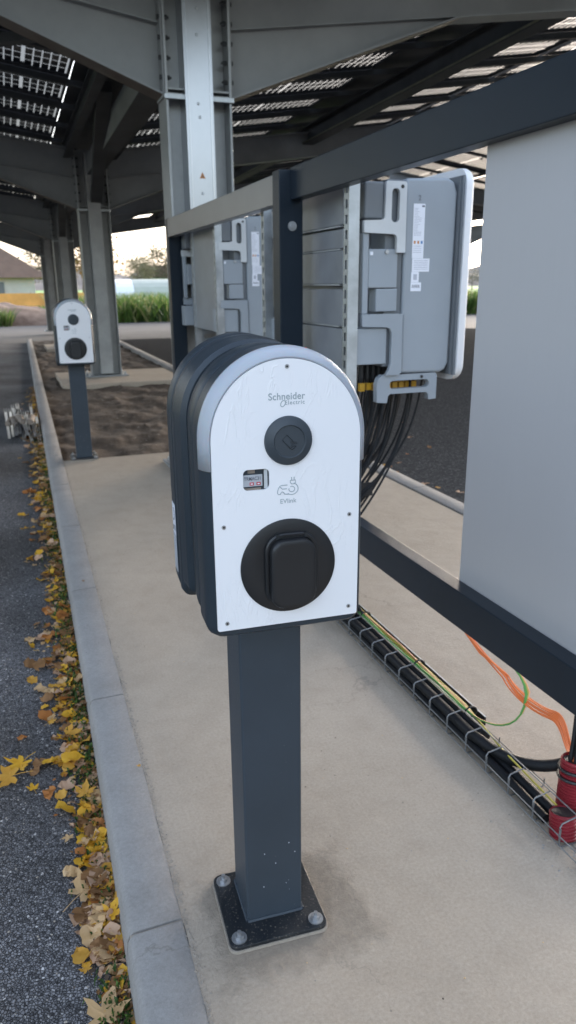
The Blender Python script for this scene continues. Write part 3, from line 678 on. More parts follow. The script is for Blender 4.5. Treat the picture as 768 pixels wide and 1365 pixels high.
for k, Y in enumerate((10,16.5,23.,29.5)):
    f = carport_frame(k+1, Y, vx=14., label='%s steel frame of the second canopy row beyond the parking aisle' % ['first','second','third','fourth'][k], XL=8.6, XR=20, guard=False)
# purlins along Y
def pur(x, y0, y1, vx, dep, w, label, lip=False, zoff=0):
    b = MB(); z0, z1 = zr(x,y0,vx)+zoff, zr(x,y1,vx)+zoff
    def bar(a0,a1,d0,d1,m): b.add([(a0,y0,z0-d1),(a1,y0,z0-d1),(a1,y0,z0-d0),(a0,y0,z0-d0),(a0,y1,z1-d1),(a1,y1,z1-d1),(a1,y1,z1-d0),(a0,y1,z1-d0)], [(0,1,2,3),(7,6,5,4),(0,4,5,1),(1,5,6,2),(2,6,7,3),(3,7,4,0)], m)
    bar(x-.006,x+.006,0,dep,M['purlin']); bar(x-w/2,x+w/2,-.008,0,M['purlin']); bar(x-w/2,x+w/2,dep,dep+.008,M['purlin'])
    if lip: bar(x-w/2-.004,x-w/2+.014,dep-.02,dep-.001,M['purlin_lip'])
    tag(b.build('purlin'), label, 'roof beam', 'roof beams running along the canopy')
pur(1.04,2.9,26,1.36,.16,.10,'roof beam just left of the column line')
pur(1.70,2.9,26,1.36,.16,.10,'roof beam just right of the column line')
pur(-.95,2.9,26,1.36,.16,.10,'roof beam of the left roof slope over the asphalt')
pur(-2.9,2.9,26,1.36,.16,.10,'outermost roof beam of the left roof slope')
pur(4.78,2.9,26,1.36,.22,.18,'deep roof beam with a yellowish lower lip on the right slope', True, -.02)
pur(6.98,2.9,26,1.36,.22,.16,'outer roof beam of the right roof slope', True)
# valley beam and braces
b = MB()
for (y0,y1) in ((5.65,11.86),(12.14,18.36),(18.64,24.86)):
    z0, z1 = 3.02-.0135*(y0-5.5), 3.02-.0135*(y1-5.5)-.04
    def bar(a0,a1,d0,d1,m): b.add([(a0,y0,z0+d0),(a1,y0,z0+d0),(a1,y0,z0+d1),(a0,y0,z0+d1),(a0,y1,z1+d0),(a1,y1,z1+d0),(a1,y1,z1+d1),(a0,y1,z1+d1)], [(0,1,2,3),(7,6,5,4),(0,4,5,1),(1,5,6,2),(2,6,7,3),(3,7,4,0)], m)
    bar(1.30,1.31,0,.24,M['steel_paint']); bar(1.30,1.50,-.01,0,M['purlin'])
tag(b.build('valley_beam'), 'thick dark beam joining the column heads under the roof valley', 'roof beam')
def strut(p, q, w, name, label, m=None):
    b = MB(); p, q = Vector(p), Vector(q); d = q-p; T = Matrix.Translation(p) @ d.to_track_quat('Y','Z').to_matrix().to_4x4()
    b.box(-w/2,w/2,0,d.length,-w*.35,w*.35,m or M['purlin'], T); tag(b.build(name, bevel=.004), label, 'brace')
strut((1.40,11.9,2.55),(1.18,8.6,3.30),.16,'knee_brace','heavy dark brace rising from the second column toward the near roof')
strut((1.36,18.4,2.45),(1.2,15.4,3.15),.15,'knee_brace','dark brace rising from the third column to the roof')
strut((.62,7.0,3.30),(-3.4,12.0,3.75),.11,'diagonal_brace','dark diagonal brace crossing under the left roof panels')
strut((1.75,5.62,2.98),(1.75,5.68,3.36),.08,'hanger','short olive grey hanger behind the right rafter of the nearest column',M['purlin_lip'])
def closer(x0,x1,vx,y0,y1,label):
    b = MB(); z = [[zr(x,y,vx)+.135 for x in (x0,x1)] for y in (y0,y1)]
    b.add([(x0,y0,z[0][0]),(x1,y0,z[0][1]),(x1,y1,z[1][1]),(x0,y1,z[1][0])]+[(x0,y0,z[0][0]+.004),(x1,y0,z[0][1]+.004),(x1,y1,z[1][1]+.004),(x0,y1,z[1][0]+.004)], [(0,1,2,3),(7,6,5,4),(0,4,5,1),(1,5,6,2),(2,6,7,3),(3,7,4,0)], M['purlin'])
    tag(b.build('roof_sheet'), label, 'roof sheet')
closer(.90,1.36,1.36,2.9,26.5,'dark gutter sheet closing the left side of the roof valley')
closer(1.36,1.85,1.36,2.9,26.5,'dark gutter sheet closing the right side of the roof valley')
closer(4.47,5.05,1.36,2.9,26.5,'dark sheet strip closing the gap between the right slope panels')
closer(10.75,10.89,14.,7.3,30,'narrow dark sheet strip on the second canopy row')
closer(12.65,14.38,14.,7.3,30,'wide dark gutter sheet on the second canopy row')
# rails along X and panels
def rail_obj(x0, x1, y, vx):
    b = MB()
    for (a,c) in ((x0,x1),):
        z0, z1 = zr(a,y,vx), zr(c,y,vx)
        b.prism_y([(a,z0+.035),(c,z1+.035),(c,z1+.092),(a,z0+.092)], y-.045, y+.045, M['purlin'])
    return tag(b.build('mounting_rail'), 'dark mounting rail crossing the canopy between two rows of solar panels', 'rail', 'mounting rails between the rows of solar panels')
def make_panel(w, ncx, name, gaps):
    t = empty('solar_panel', 'x', 'solar panel')
    f = MB(); L = .985; fr = .03
    f.box(0,w,0,fr,.0,.035,M['alu']); f.box(0,w,L-fr,L,.0,.035,M['alu']); f.box(0,fr,fr,L-fr,.0,.035,M['alu']); f.box(w-fr,w,fr,L-fr,.0,.035,M['alu'])
    f.box(w/2-.03,w/2+.03,.12,.16,-.012,.012,M['black']); f.box(w/2-.03,w/2+.03,.80,.84,-.012,.012,M['black'])
    f.build('frame', t)
    c = MB(); px = (w-2*fr-.05)/ncx; py = (L-2*fr)/5; g = .0060
    for i in range(ncx):
        xo = fr+.012+i*px+(.026 if i >= ncx//2 else 0)
        for j in range(5):
            y0 = fr+j*py
            c.add([(xo+g,y0+g*1.1,.030),(xo+px-g,y0+g*1.1,.030),(xo+px-g,y0+py-g*1.1,.030),(xo+g,y0+py-g*1.1,.030)], [(0,1,2,3)], M['cell'])
    c.build('cells', t)
    gl = MB(); gl.add([(fr,fr,.032),(w-fr,fr,.032),(w-fr,L-fr,.032),(fr,L-fr,.032)], [(0,1,2,3)], M['glass']); gl.build('glass', t)
    return t
PW = {}; used = set()
def panel_at(x, y, w, ncx, vx, label):
    key = w
    if key not in PW: PW[key] = make_panel(w, ncx, 'p', 1); t = PW[key]
    else: t = copy_tree(PW[key])
    side = 1 if x+w/2 > vx else -1
    z0, z1 = zr(x,y,vx), zr(x+w,y,vx)
    t.location = (x,y,z0+.10); t.rotation_euler = (-.0135, -math.atan2(z1-z0,w), 0)
    t['label'] = label; t['group'] = 'solar panels of the canopy roof, '+label.split('on the ')[-1]
    t['category'] = 'solar panel'
rows = [2.89+1.03*i for i in range(23)]
baynames = ['in front of the first column','between the first and second columns','between the second and third columns','between the third and fourth columns','beyond the fourth column']
for r_, y in enumerate(rows):
    bay = baynames[0 if y < 4.9 else 1+min(3,max(0,int((y+.5-5.5)//6.5)))]
    for (x, w, nc) in ((-.04,.93,10),(-1.00,.93,10),(-1.96,.93,10),(-2.92,.93,10),(-3.88,.93,10)):
        panel_at(x, y, w, nc, 1.36, 'solar panel with pale grid on the left slope, '+bay)
    for (x, w, nc) in ((1.81,.88,10),(2.72,1.74,20),(5.06,1.74,20),(6.84,.88,10)):
        panel_at(x, y, w, nc, 1.36, 'solar panel with pale grid on the right slope, '+bay)
    if r_:
        rail_obj(-3.95,1.1,y-.022,1.36); rail_obj(1.62,7.5,y-.022,1.36)
for r_ in range(11):
    y = 7.4+2.06*r_
    for dy in (0,1.03):
        for (x,w,nc) in ((9.0,1.74,20),(10.9,1.74,20),(14.4,1.74,20)):
            panel_at(x, y+dy, w, nc, 14., 'solar panel on the second canopy row beyond the aisle')
    rail_obj(8.7,13.8,y-.022,14.)

# ------------------------------------------------------------------ equipment frame
def ptube(mb, x0,x1,y0,y1,z0,z1,m): mb.box(x0,x1,y0,y1,z0,z1,m)
fr = empty('equipment_frame', 'dark anthracite post and rail frame carrying inverters and a grey sheet', 'metal frame', (1.1,3,0))
O_ = Vector((1.1,3,0))
def fpart(name, x0,x1,y0,y1,z0,z1,m=None,bev=.003,label=None):
    b = MB(); b.box(x0-1.1,x1-1.1,y0-3,y1-3,z0,z1,m or M['anthracite_rail']); o = b.build(name, fr, bev, seg=3)
    if label: o['label'] = label
    return o
fpart('post',1.050,1.150,2.94,3.02,0.0,1.778)
fpart('post',1.100,1.200,5.36,5.44,0.0,1.790)
fpart('post',1.050,1.150,-.60,-.52,0.0,1.778)
fpart('top_rail',1.097,1.147,-.52,2.938,1.668,1.786)
fpart('top_rail',1.097,1.147,3.022,5.358,1.668,1.786,M['rail_reflection'],label='top rail of the far bay, lighter by a painted sky reflection')
fpart('bottom_rail',1.085,1.135,-.52,2.938,.428,.535)
fpart('bottom_rail',1.085,1.135,3.022,5.358,.428,.535)
b = MB(); disc_y(b, 0,0,.018,-.004,0,M['zinc'],28); disc_y(b,0,0,.011,-.010,-.004,M['zinc'],6)
o = b.build('bolt', fr, loc=(1.104-1.1,2.94-3,1.572))
for x0 in (1.05,1.10):
    pass
for i in range(3):
    b = MB(); y=[2.94,5.36,-.6][i]; x=[1.0,1.05,1.0][i]; b.box(x-1.1,x+.2-1.1,y-.06-3,y+.14-3,.001,.011,M['anthracite_rail']); b.build('foot_plate', fr, .002)
# black bracket stub
b = MB(); b.box(1.085,1.30,2.56,2.564,.535,.59,M['black']); b.box(1.085,1.30,2.564,2.66,.535,.539,M['black']); b.box(1.085,1.30,2.56,2.66,.536,.5365,M['black'])
tag(b.build('steel_bracket'), 'small black angle bracket resting on the bottom rail by the charger', 'bracket')
# grey sheet
b = MB(); b.box(1.1365,1.1395,-.50,1.676,.4,1.74,M['sheet'])
tag(b.build('metal_sheet', bevel=.0008), 'large smooth grey metal sheet fixed behind the rails at the right', 'metal sheet')

# strut channels with slots
def channel(X, Y, label):
    b = MB(); w=.041; z0,z1=.43,1.75
    # slotted face looks toward -X ; plain side toward -Y
    b.box(X,X+.041,Y,Y+.002,z0,z1,M['galv']); b.box(X,X+.041,Y+.039,Y+.041,z0,z1,M['galv'])
    z = z0
    b.box(X,X+.002,Y+.002,Y+.012,z0,z1,M['galv']); b.box(X,X+.002,Y+.029,Y+.039,z0,z1,M['galv'])
    while z < z1:
        b.box(X,X+.002,Y+.012,Y+.029,z,min(z1,z+.020),M['galv']); z += .050
    b.box(X+.039,X+.041,Y+.002,Y+.010,z0,z1,M['galv']); b.box(X+.039,X+.041,Y+.031,Y+.039,z0,z1,M['galv'])
    tag(b.build('strut_channel'), label, 'strut channel', 'slotted galvanised strut channels')
channel(1.145,2.49,'slotted galvanised channel just right of the near dark post')
channel(1.152,3.44,'slotted galvanised channel just left of the near dark post')
channel(1.152,4.32,'galvanised channel in the middle of the far frame bay')
channel(1.205,5.10,'galvanised channel next to the far dark post')

# ------------------------------------------------------------------ inverter (local: y=0 is the near side face, x world)
def make_inverter():
    t = empty('inverter', 'large grey inverter at right with a handwritten 2 above its white side label', 'inverter', (0,2.5,0), group='grey string inverters hung on the frame')
    D = .98
    b = MB(); b.prism_y([(1.372,1.024),(1.545,1.020),(1.568,1.030),(1.582,1.055),(1.582,1.665),(1.568,1.700),(1.54,1.712),(1.372,1.705)], .0, D, M['inv_grey']); b.build('body', t, .010, smooth=True, seg=3)
    b = MB(); b.prism_y([(1.583,1.012),(1.592,1.010),(1.592,1.712),(1.583,1.715)], -.008, D+.008, M['inv_dark']); b.build('seal', t)
    # lid: shallow cover with rounded corners in the YZ plane
    pts = rrect(D/2, 1.368, D+.06, .760, .06, 8)
    b = MB(); b.loft([[(x,y,z) for y,z in [(D/2+(y_-D/2)*s, 1.368+(z_-1.368)*s) for y_,z_ in pts]] for x, s in ((1.600,1.0),(1.622,1.0),(1.632,.992),(1.637,.975))], M['inv_lid']); b.build('lid', t, smooth=True)
    b = MB(); b.box(1.59,1.603,-.02,D+.02,1.01,1.72,M['inv_dark']); b.build('lid_gasket', t)
    # back duct boxes
    b = MB(); b.box(1.240,1.371,.13,D-.13,1.05,1.700,M['inv_back']); b.box(1.300,1.371,.012,.13,1.05,1.700,M['inv_dark']); b.box(1.300,1.371,D-.13,D-.012,1.05,1.700,M['inv_dark']); b.build('rear_housing', t, .004)
    for z0,z1,m in ((1.56,1.69,'inv_back'),(1.478,1.545,'inv_back'),(1.350,1.470,'inv_dark'),(1.195,1.330,'inv_back'),(1.03,1.185,'inv_back')):
        b = MB(); b.box(1.235,1.299,.20,D-.2,z0,z1,M[m]); b.box(1.205,1.235,.20,D-.2,z0-.006,z0,M['inv_light']); b.box(1.200,1.206,.16,D-.16,z0,z1,M['inv_back']); b.build('back_plate', t, .002)
    # side bracket pieces, slightly proud toward the viewer; mirrored on the far side
    for s, y0 in ((-1,0.),(1,D)):
        def Y(a): return (y0-a) if s<0 else (y0+a)
        def yy(a,b_): return tuple(sorted((Y(a),Y(b_))))
        slot = [(1.3085+.0155*math.cos(R(a)),1.6525+.0155*math.sin(R(a))) for a in []]
        sl_ = rrect(1.325,1.613,.031,.112,.0145,6)
        outer = [(1.286,1.688),(1.292,1.692),(1.362,1.692),(1.368,1.686),(1.369,1.456),(1.334,1.456),(1.334,1.505),(1.330,1.514),(1.322,1.518),(1.204,1.522),(1.204,1.562),(1.275,1.565),(1.284,1.572)]
        o = flat_with_holes('handle_bracket', [outer, sl_], .016, M['inv_light'], t, Y(.004)); bv = o.modifiers.new('Bevel','BEVEL'); bv.width=.002; bv.limit_method='ANGLE'; bv.angle_limit=R(50)
        b = MB(); disc_y(b,1.350,1.675,.0065,Y(.013),Y(.012),M['black'],18); b.build('cap', o, loc=(0,-Y(.004),0))
        lo_ = [(1.204,1.244),(1.368,1.243),(1.371,1.030),(1.360,1.020),(1.305,1.020),(1.318,1.040),(1.325,1.064),(1.325,1.175),(1.318,1.190),(1.304,1.196),(1.204,1.200)]
        o = flat_with_holes('handle_bracket', [lo_], .016, M['inv_grey'], t, Y(.004)); bv = o.modifiers.new('Bevel','BEVEL'); bv.width=.002; bv.limit_method='ANGLE'; bv.angle_limit=R(50)
        a,c = yy(.002,-.03); b = MB(); b.box(1.206,1.229,min(a,c),max(a,c)+.0,1.2445,1.5215,M['inv_grey']); b.build('side_bar', t, .003)
        a,c = yy(.001,-.06); b = MB(); b.box(1.2295,1.345,a,c,1.335,1.468,M['inv_grey']); b.build('terminal_box', t, .003)
        a,c = yy(.0,-.06); b = MB(); b.box(1.262,1.348,a,c,1.252,1.332,M['inv_grey']); b.build('terminal_box', t, .003)
        a,c = yy(-.002,-.10); b = MB(); b.box(1.186,1.312,a,c,1.062,1.193,M['inv_grey']); b.build('terminal_box', t, .003)
        a,c = yy(.003,-.10); b = MB(); b.box(1.208,1.283,a,c,1.568,1.690,M['inv_dark']); b.build('fan_box', t, .006)
        b = MB(); disc_y(b,1.300,1.4585,.007,min(Y(.006),Y(.001)),max(Y(.006),Y(.001)),M['zinc'],16,.0085); b.box(1.234,1.245,*yy(.0035,.0012),1.447,1.459,M['sticker']); b.build('terminal_knob', t)
        # bottom carrying handle
        bo = [(1.277,.918),(1.275,.985),(1.282,1.008),(1.300,1.020),(1.526,1.020),(1.533,1.012),(1.533,.920),(1.500,.918),(1.497,.940),(1.488,.948),(1.332,.948),(1.324,.940),(1.320,.914)]
        o = flat_with_holes('bottom_handle', [bo, rrect(1.414,.982,.170,.031,.0150,6)], .030, M['inv_grey'], t, Y(-.014)); o['label'] = 'slotted carrying handle under the inverter side'
        bv = o.modifiers.new('Bevel','BEVEL'); bv.width=.004; bv.segments=2; bv.limit_method='ANGLE'; bv.angle_limit=R(50)
        b = MB(); disc_y(b,1.465,1.008,.006,Y(.0035),Y(.0015),M['black'],16); b.build('cap', o, loc=(0,-Y(-.014),0))
    # side label
    lb = MB(); y = -.0008
    def st(x0,x1,z0,z1,m=M['sticker'],k=0): lb.box(x0,x1,y-.0003*k-.0003,y-.0003*k+.0,z0,z1,m)
    st(1.403,1.450,1.437,1.622); st(1.405,1.477,1.3905,1.4365); st(1.403,1.435,1.3535,1.390); st(1.402,1.446,1.322,1.353)
    st(1.437,1.448,1.611,1.617,M['ink'],1)
    rr = random.Random(4)
    for i in range(22):
        z = 1.606-i*.0053
        if z > 1.512: st(1.407,1.407+rr.uniform(.012,.034),z-.0007,z+.0007,M['ink_soft'],1)
    for i, c in enumerate(('ink_orange','ink_orange','ink_blue')): st(1.4085+i*.0145,1.416+i*.0145,1.487,1.497,M[c],1)
    for i in range(4): st(1.407,1.440,1.478-i*.007,1.4795-i*.007,M['ink_soft'],1)
    for i in range(6): st(1.412,1.470,1.4285-i*.006,1.430-i*.006,M['ink_soft'],1)
    for i in range(9): st(1.408+i*.0037,1.4098+i*.0037,1.334,1.345,M['ink'],1)
    st(1.412,1.427,1.362,1.382,M['ink_soft'],1)
    lb.build('side_label', t)
    text_mesh('handwritten_mark', '2', .024, M['ink'], t, (1.427,-.0012,1.6335), (R(90),0,0), bold=.0002, sx=.9)
    return t
inv = make_inverter()
inv2 = copy_tree(inv); inv2.location = (0,4.33,0); inv2['label'] = 'grey inverter in the far bay between the two dark posts'
inv2.location.x = -.03; inv2.location.z = .02
for k_, o_ in enumerate([c_ for c_ in bpy.data.objects if c_.parent == inv2 and c_.name.startswith('back_plate')]):
    if k_ >= 0: bpy.data.objects.remove(o_)

# cables under the inverter
def bez(p0,p1,p2,p3,n=18):
    return [tuple((1-t)**3*a+3*(1-t)**2*t*b_+3*(1-t)*t*t*c+t**3*d for a,b_,c,d in zip(p0,p1,p2,p3)) for t in [i/n for i in range(n+1)]]
for iv, (Y0, cnt) in enumerate(((2.5,48),(4.33,16))):
    rnd = random.Random(5+iv); dx = -.03*iv
    for i in range(cnt):
        x = 1.29+.25*rnd.random()+dx; y = Y0+.04+.5*rnd.random()**1.2; r = .0045 if rnd.random()<.7 else .0055
        e = (1.10+rnd.uniform(-.04,.05)+dx, Y0+.02+rnd.uniform(-.04,.10), .44+rnd.uniform(-.10,.10))
        pts = [(x,y,1.03)]+bez((x,y,1.0),(x+rnd.uniform(-.02,.02),y,.82),(x-.05+rnd.uniform(-.05,.02),y-.02,.62),e)
        pts += bez(e,(e[0]-.06,e[1]-.02,e[2]-.10),(e[0],e[1],.25),(1.19+rnd.uniform(-.03,.03),Y0+.05+rnd.uniform(-.1,.1),.075),8)[1:]
        b = MB(); b.tube(pts, r, M['cable'], 7)
        tag(b.build('cable', smooth=True), ['thin black cable hanging in the bundle under the near inverter','thin black cable hanging under the far inverter'][iv], 'cable', ['cables hanging under the near inverter','cables hanging under the far inverter'][iv])
    b = MB()
    for i in range(9):
        xx = 1.235+.028*i+dx; b.box(xx,xx+.020,Y0+.06,Y0+.078,.955+.004*(i%2),.985,M['yellow_tie'])
    tag(b.build('marker_strip'), ['row of yellow cable markers under the near inverter','row of yellow cable markers under the far inverter'][iv], 'cable marker')
    b = MB()
    for i in range(10): xx = 1.26+.024*i+dx; b.tube([(xx,Y0+.10,1.05),(xx,Y0+.10,1.00),(xx,Y0+.10,.985)], [.011,.011,.009], M['black'], 10)
    tag(b.build('cable_gland'), ['row of black cable glands under the near inverter','row of black cable glands under the far inverter'][iv], 'cable glands')

# ------------------------------------------------------------------ wire tray with cables
t = empty('wire_tray', 'galvanised wire basket cable tray lying on the slab under the frame', 'cable tray', (1.15,2,0))
def W(p): return (p[0]-1.15,p[1]-2,p[2])
TL, TR = 1.142, 1.262
b = MB()
for k in range(-4,34):
    y = 1.18+.1035*k
    if y > 5.3: break
    q = MB(); q.tube([W(p) for p in [(TL,y,.060),(TL,y,.010),(TL+.006,y,.004),(TR-.006,y,.004),(TR,y,.010),(TR,y,.030)]], .0020, M['wire'], 6)
    # hoop leaning over the cables
    q.tube([W(p) for p in [(TL,y,.010),(TL-.001,y+.002,.062),(TL+.006,y+.004,.070),(TL+.055,y+.008,.074)]], .0021, M['wire'], 6)
    q.build('cross_wire', t)
for (x,z) in ((TL-.003,.014),(TL-.003,.040),(TL+.04,.002),(TL+.08,.002),(TR+.003,.014),(TL+.055,.077)):
    q = MB(); q.tube([W((x,.75,z)),W((x,3.,z)),W((x,5.3,z))], .0018, M['wire'], 6); q.build('long_wire', t)
def wav(x, z, y0, y1, r, m, name, label, n=26, amp=.006, seed=0, tail=None):
    rnd = Vector((seed*3.1,0,0)); pts = []
    for i in range(n+1):
        y = y1+(y0-y1)*i/n; pts.append((x+amp*noise.noise(Vector((y*3,seed,0))), y, z+amp*.6*noise.noise(Vector((y*3,seed,5)))))
    if tail: pts += tail
    b = MB(); b.tube(pts, r, m, 12); tag(b.build(name, smooth=True), label, 'cable')
wav(TL+.030,.052,1.61,5.2,.0165,M['cable'],'thick_cable','thick black cable bending out of the tray toward the right edge', seed=1,
    tail=bez((TL+.032,1.60,.055),(TL+.045,1.50,.045),(TL+.09,1.40,.035),(TL+.17,1.33,.115),12)[1:]+[(1.39,1.28,.19)])
wav(TL+.024,.022,1.26,5.2,.0135,M['cable'],'thick_cable','thick black cable lowest along the left side of the tray', seed=2)
wav(TL+.060,.020,1.26,5.2,.0150,M['cable'],'thick_cable','thick black cable in the middle bottom of the tray', seed=3)
wav(TL+.092,.022,1.62,5.2,.0140,M['cable'],'thick_cable','thick black cable along the right side of the tray', seed=4)
wav(TL+.064,.050,1.6,5.2,.0120,M['cable'],'thick_cable','medium black cable lying on top in the tray', seed=5)
for i in range(5):
    tl = bez((TL+.070,1.70,.072),(TL+.080,1.60,.065),(TL+.135,1.51,.08),(TL+.165+.004*i,1.55,.19+.003*i),10)[1:]+bez((TL+.165+.004*i,1.55,.19+.003*i),(TL+.175,1.575,.24),(TL+.16,1.62,.27),(1.24,1.70,.30),6)[1:]+[(1.17,1.78,.40)]
    if i == 4: tl = [(TL+.06,1.5,.062),(TL+.055,1.3,.055),(TL+.06,1.0,.03)]
    wav(TL+.066+.006*i,.069+.003*(i%2),1.74,5.2,.0027,[M['green_w'],M['green_w'],M['yg'],M['peach'],M['yg']][i],'earth_wire',
        ['green wire rising from the tray end under the rail','second green wire rising beside the first one','yellow green earth wire rising last in the bunch','inner faded orange wire of the bunch above the tray','long yellow earth wire running on down the open tray'][i], seed=10+i, amp=.012, tail=tl)
for i, y in enumerate((1.70,2.02,2.45,2.95)):
    b = MB(); b.tube([(TL+.02+.065+.022*math.cos(a*.63),y,.064+.018*math.sin(a*.63)) for a in range(11)], .003, M['black'], 6)
    tag(b.build('cable_tie'), ['nearest','second','third','farthest'][i]+' black cable tie round the wires of the tray', 'cable tie')
b = MB(); b.box(1.283,1.287,1.70,5.2,.001,.030,M['black']); b.box(1.283,1.288,1.70,5.2,.030,.032,M['galv'])
tag(b.build('edge_profile'), 'thin dark strip with bright top edge standing behind the tray', 'edging')
# orange conduits
for i in range(7):
    o = i*.0030
    q_ = random.Random(70+i); j = lambda k=.007: q_.uniform(-k,k)
    b = MB(); b.tube([(1.15,1.86+j(),.45),(1.19+j(),1.78,.37),(1.25+j(),1.70,.27+j())]+bez((1.30+o,1.646+j(),.200+j()),(1.30+o,1.60,.155+o),(1.30+o,1.50,.160+o+j()),(1.30+o,1.435,.182+o),12)+bez((1.30+o,1.435,.182+o),(1.30+o,1.385,.200+o),(1.30+o+j(),1.38,.13),(1.262+j(),1.285+j(),.155),10)[1:], .0024, M['orange'], 7)
    tag(b.build('orange_wire', smooth=True), 'orange wire sagging below the bottom rail near the right edge', 'wire', 'orange wires sagging below the bottom rail')
for i in range(4):
    b = MB(); b.tube(bez((1.33+.016*(i%2),1.38-.014*(i//2),.46),(1.32+.016*(i%2),1.36-.014*(i//2),.30),(1.29+.016*(i%2),1.32-.014*(i//2),.26),(1.256+.018*(i%2),1.294-.02*(i//2),.15),10), .0065, M['cable'], 10)
    tag(b.build('cable', smooth=True), 'black cable dropping from the rail into the red conduits at right', 'cable', 'black cables dropping into the red conduits')
# red corrugated conduits
M['red'] = mat('red_conduit_plastic', (.20,.012,.020), .42, var=.1, scale=15)
def corr(p, q, r, label, tie=False):
    p, q = Vector(p), Vector(q); n = int((q-p).length/.0022); pts = [p.lerp(q,i/n) for i in range(n+1)]
    b = MB(); b.tube(pts, [r*(1 if (i//2)%2 else .90) for i in range(n+1)], M['red'], 24, cap=False); b.tube([q-(q-p)*.06,q-(q-p)*.05], r*.9, M['black'], 24); b.tube([q-(q-p)*.05,q], r*.86, M['red'], 24, cap=False); o = b.build('red_conduit', smooth=False); tag(o, label, 'conduit')
corr((1.185,1.212,.0),(1.189,1.226,.064),.036,'wide red corrugated conduit coil standing lowest inside the tray at right')
corr((1.210,1.120,.0),(1.215,1.13,.05),.034,'short red corrugated conduit end cut by the right picture edge')
corr((1.256,1.276,.0),(1.267,1.286,.160),.038,'tall red corrugated conduit with black ties behind the wide coil')
for z in (.112,.136):
    b = MB(); b.tube([(1.2645+.0405*math.cos(R(a)),1.283+.0405*math.sin(R(a)),z+.002*math.sin(R(a*2))) for a in range(0,361,20)], .0045, M['black'], 6); tag(b.build('cable_tie'), 'black tie round the tall red conduit, '+('lower' if z<.12 else 'upper')+' of two', 'cable tie')
# gravel crumbs around conduits
b = MB()
for i in range(420):
    x, y = random.gauss(1.21,.05), random.gauss(1.19,.07); s = random.uniform(.001,.004)
    T = Matrix.Translation((x,y,.0)) @ Matrix.Rotation(random.random()*6,4,'Z')
    b.add([(-s,-s*.7,0),(s,-s,0),(s*.8,s,0),(-s,s*.8,0),(-s*.3,0,s*.8),(s*.4,s*.2,s*.7)], [(0,1,5,4),(1,2,5),(2,3,4,5),(3,0,4)], random.choice([M['mortar'],M['slab'],M['kerb']]), T)
tag(b.build('concrete_crumbs'), 'loose concrete crumbs around the red conduits', kind='stuff')

# ------------------------------------------------------------------ leaves
def maple(size, m, seed, curl=.25):
    rnd = random.Random(seed); b = MB()
    lobes = [(-150,.45),(-110,.62),(-95,.40),(-62,.88),(-50,.60),(-35,.55),(-20,.62),(-12,.85),(0,1.12),(12,.85),(20,.62),(35,.55),(50,.60),(62,.88),(95,.40),(110,.62),(150,.45)]
    lobes = [(-165,.25),(-140,.55),(-118,.62),(-100,.36),(-88,.66),(-68,.70),(-60,.95),(-48,.72),(-36,.42),(-24,.66),(-14,.80),(-6,.98),(0,1.15),(6,.98),(14,.80),(24,.66),(36,.42),(48,.72),(60,.95),(68,.70),(88,.66),(100,.36),(118,.62),(140,.55),(165,.25)]
    cu, cv = rnd.uniform(-curl,curl), rnd.uniform(.2,1)*curl
    def z(x,y): return size*(cv*(x*x)*1.2+cu*x*y+.35*curl*(y*y)+.05*math.sin(7*x+seed)*math.cos(5*y))+.004
    rings = [(0,0,z(0,0))]; 
    for f in (.5,1.):
        for a, r in lobes:
            rr = r*f*rnd.uniform(.9,1.08); x, y = math.sin(R(a))*rr, math.cos(R(a))*rr*.95; rings.append((x*size,y*size,z(x,y)))
    n = len(lobes)
    fs = [[0,i+1,i+2] for i in range(n-1)]+[[1+i,1+n+i,2+n+i,2+i] for i in range(n-1)]
    b.add(rings, fs, m)
    b.tube([(0,-.02*size,z(0,0)),(.05*size,-.5*size,.006),(.12*size,-1.05*size,.004)], .018*size, m, 4)
    return b
def oval(size, m, seed, curl=.4):
    rnd = random.Random(seed); b = MB(); pts = []; n = 7; k1 = rnd.uniform(-curl,curl)*2; k2 = rnd.uniform(.3,1)*curl*2
    for i in range(n+1):
        v = -1+2*i/n; w = .80*max(0,math.sin(math.pi*(i/n)**.9))**.6*rnd.uniform(.75,1.15)
        for s in (-1,0,1):
            x = s*w*rnd.uniform(.85,1.1); pts.append((x*size,v*size,size*(.25*k2*x*x*2+.3*k1*v*v+.22*rnd.uniform(-1,1)*abs(s)+.10*rnd.uniform(-1,1))+.004))
    b.add(pts, [[i*3+j,i*3+j+1,i*3+j+4,i*3+j+3] for i in range(n) for j in range(2)], m)
    return b
cols = [('l_yellow','yellow'),('l_ochre','ochre'),('l_tan','tan'),('l_pink','pale brown'),('l_brown','dark brown'),('l_rust','rust coloured')]
protos = []
for ci, (mn, cn) in enumerate(cols):
    for v in range(3):
        o = (maple if v == 0 or (v == 1 and ci < 3) else oval)(.030 if v == 0 else .022, M[mn], ci*7+v, .35).build('fallen_leaf', recalc=False, smooth=True)
        protos.append((o, cn, [False]))
def place_leaf(p, x, y, z, s, rz, tilt=(0,0), label=None, group=None):
    o, cn, used_ = p
    if used_[0]: o = o.copy(); COL.objects.link(o)
    used_[0] = True
    o.location = (x,y,z); o.rotation_euler = (tilt[0],tilt[1],rz); o.scale = (s,s,s)
    tag(o, label or cn+' fallen leaf in the drift along the left kerb', 'leaf', group or 'fallen leaves along the left kerb'); return o
rnd = random.Random(8)
def strip_out(y): return -.05 if y > 1.9 else -.05+.09*(1.9-y)/.7
wts = [5,5,4,3,4,3]
nleaf = 0
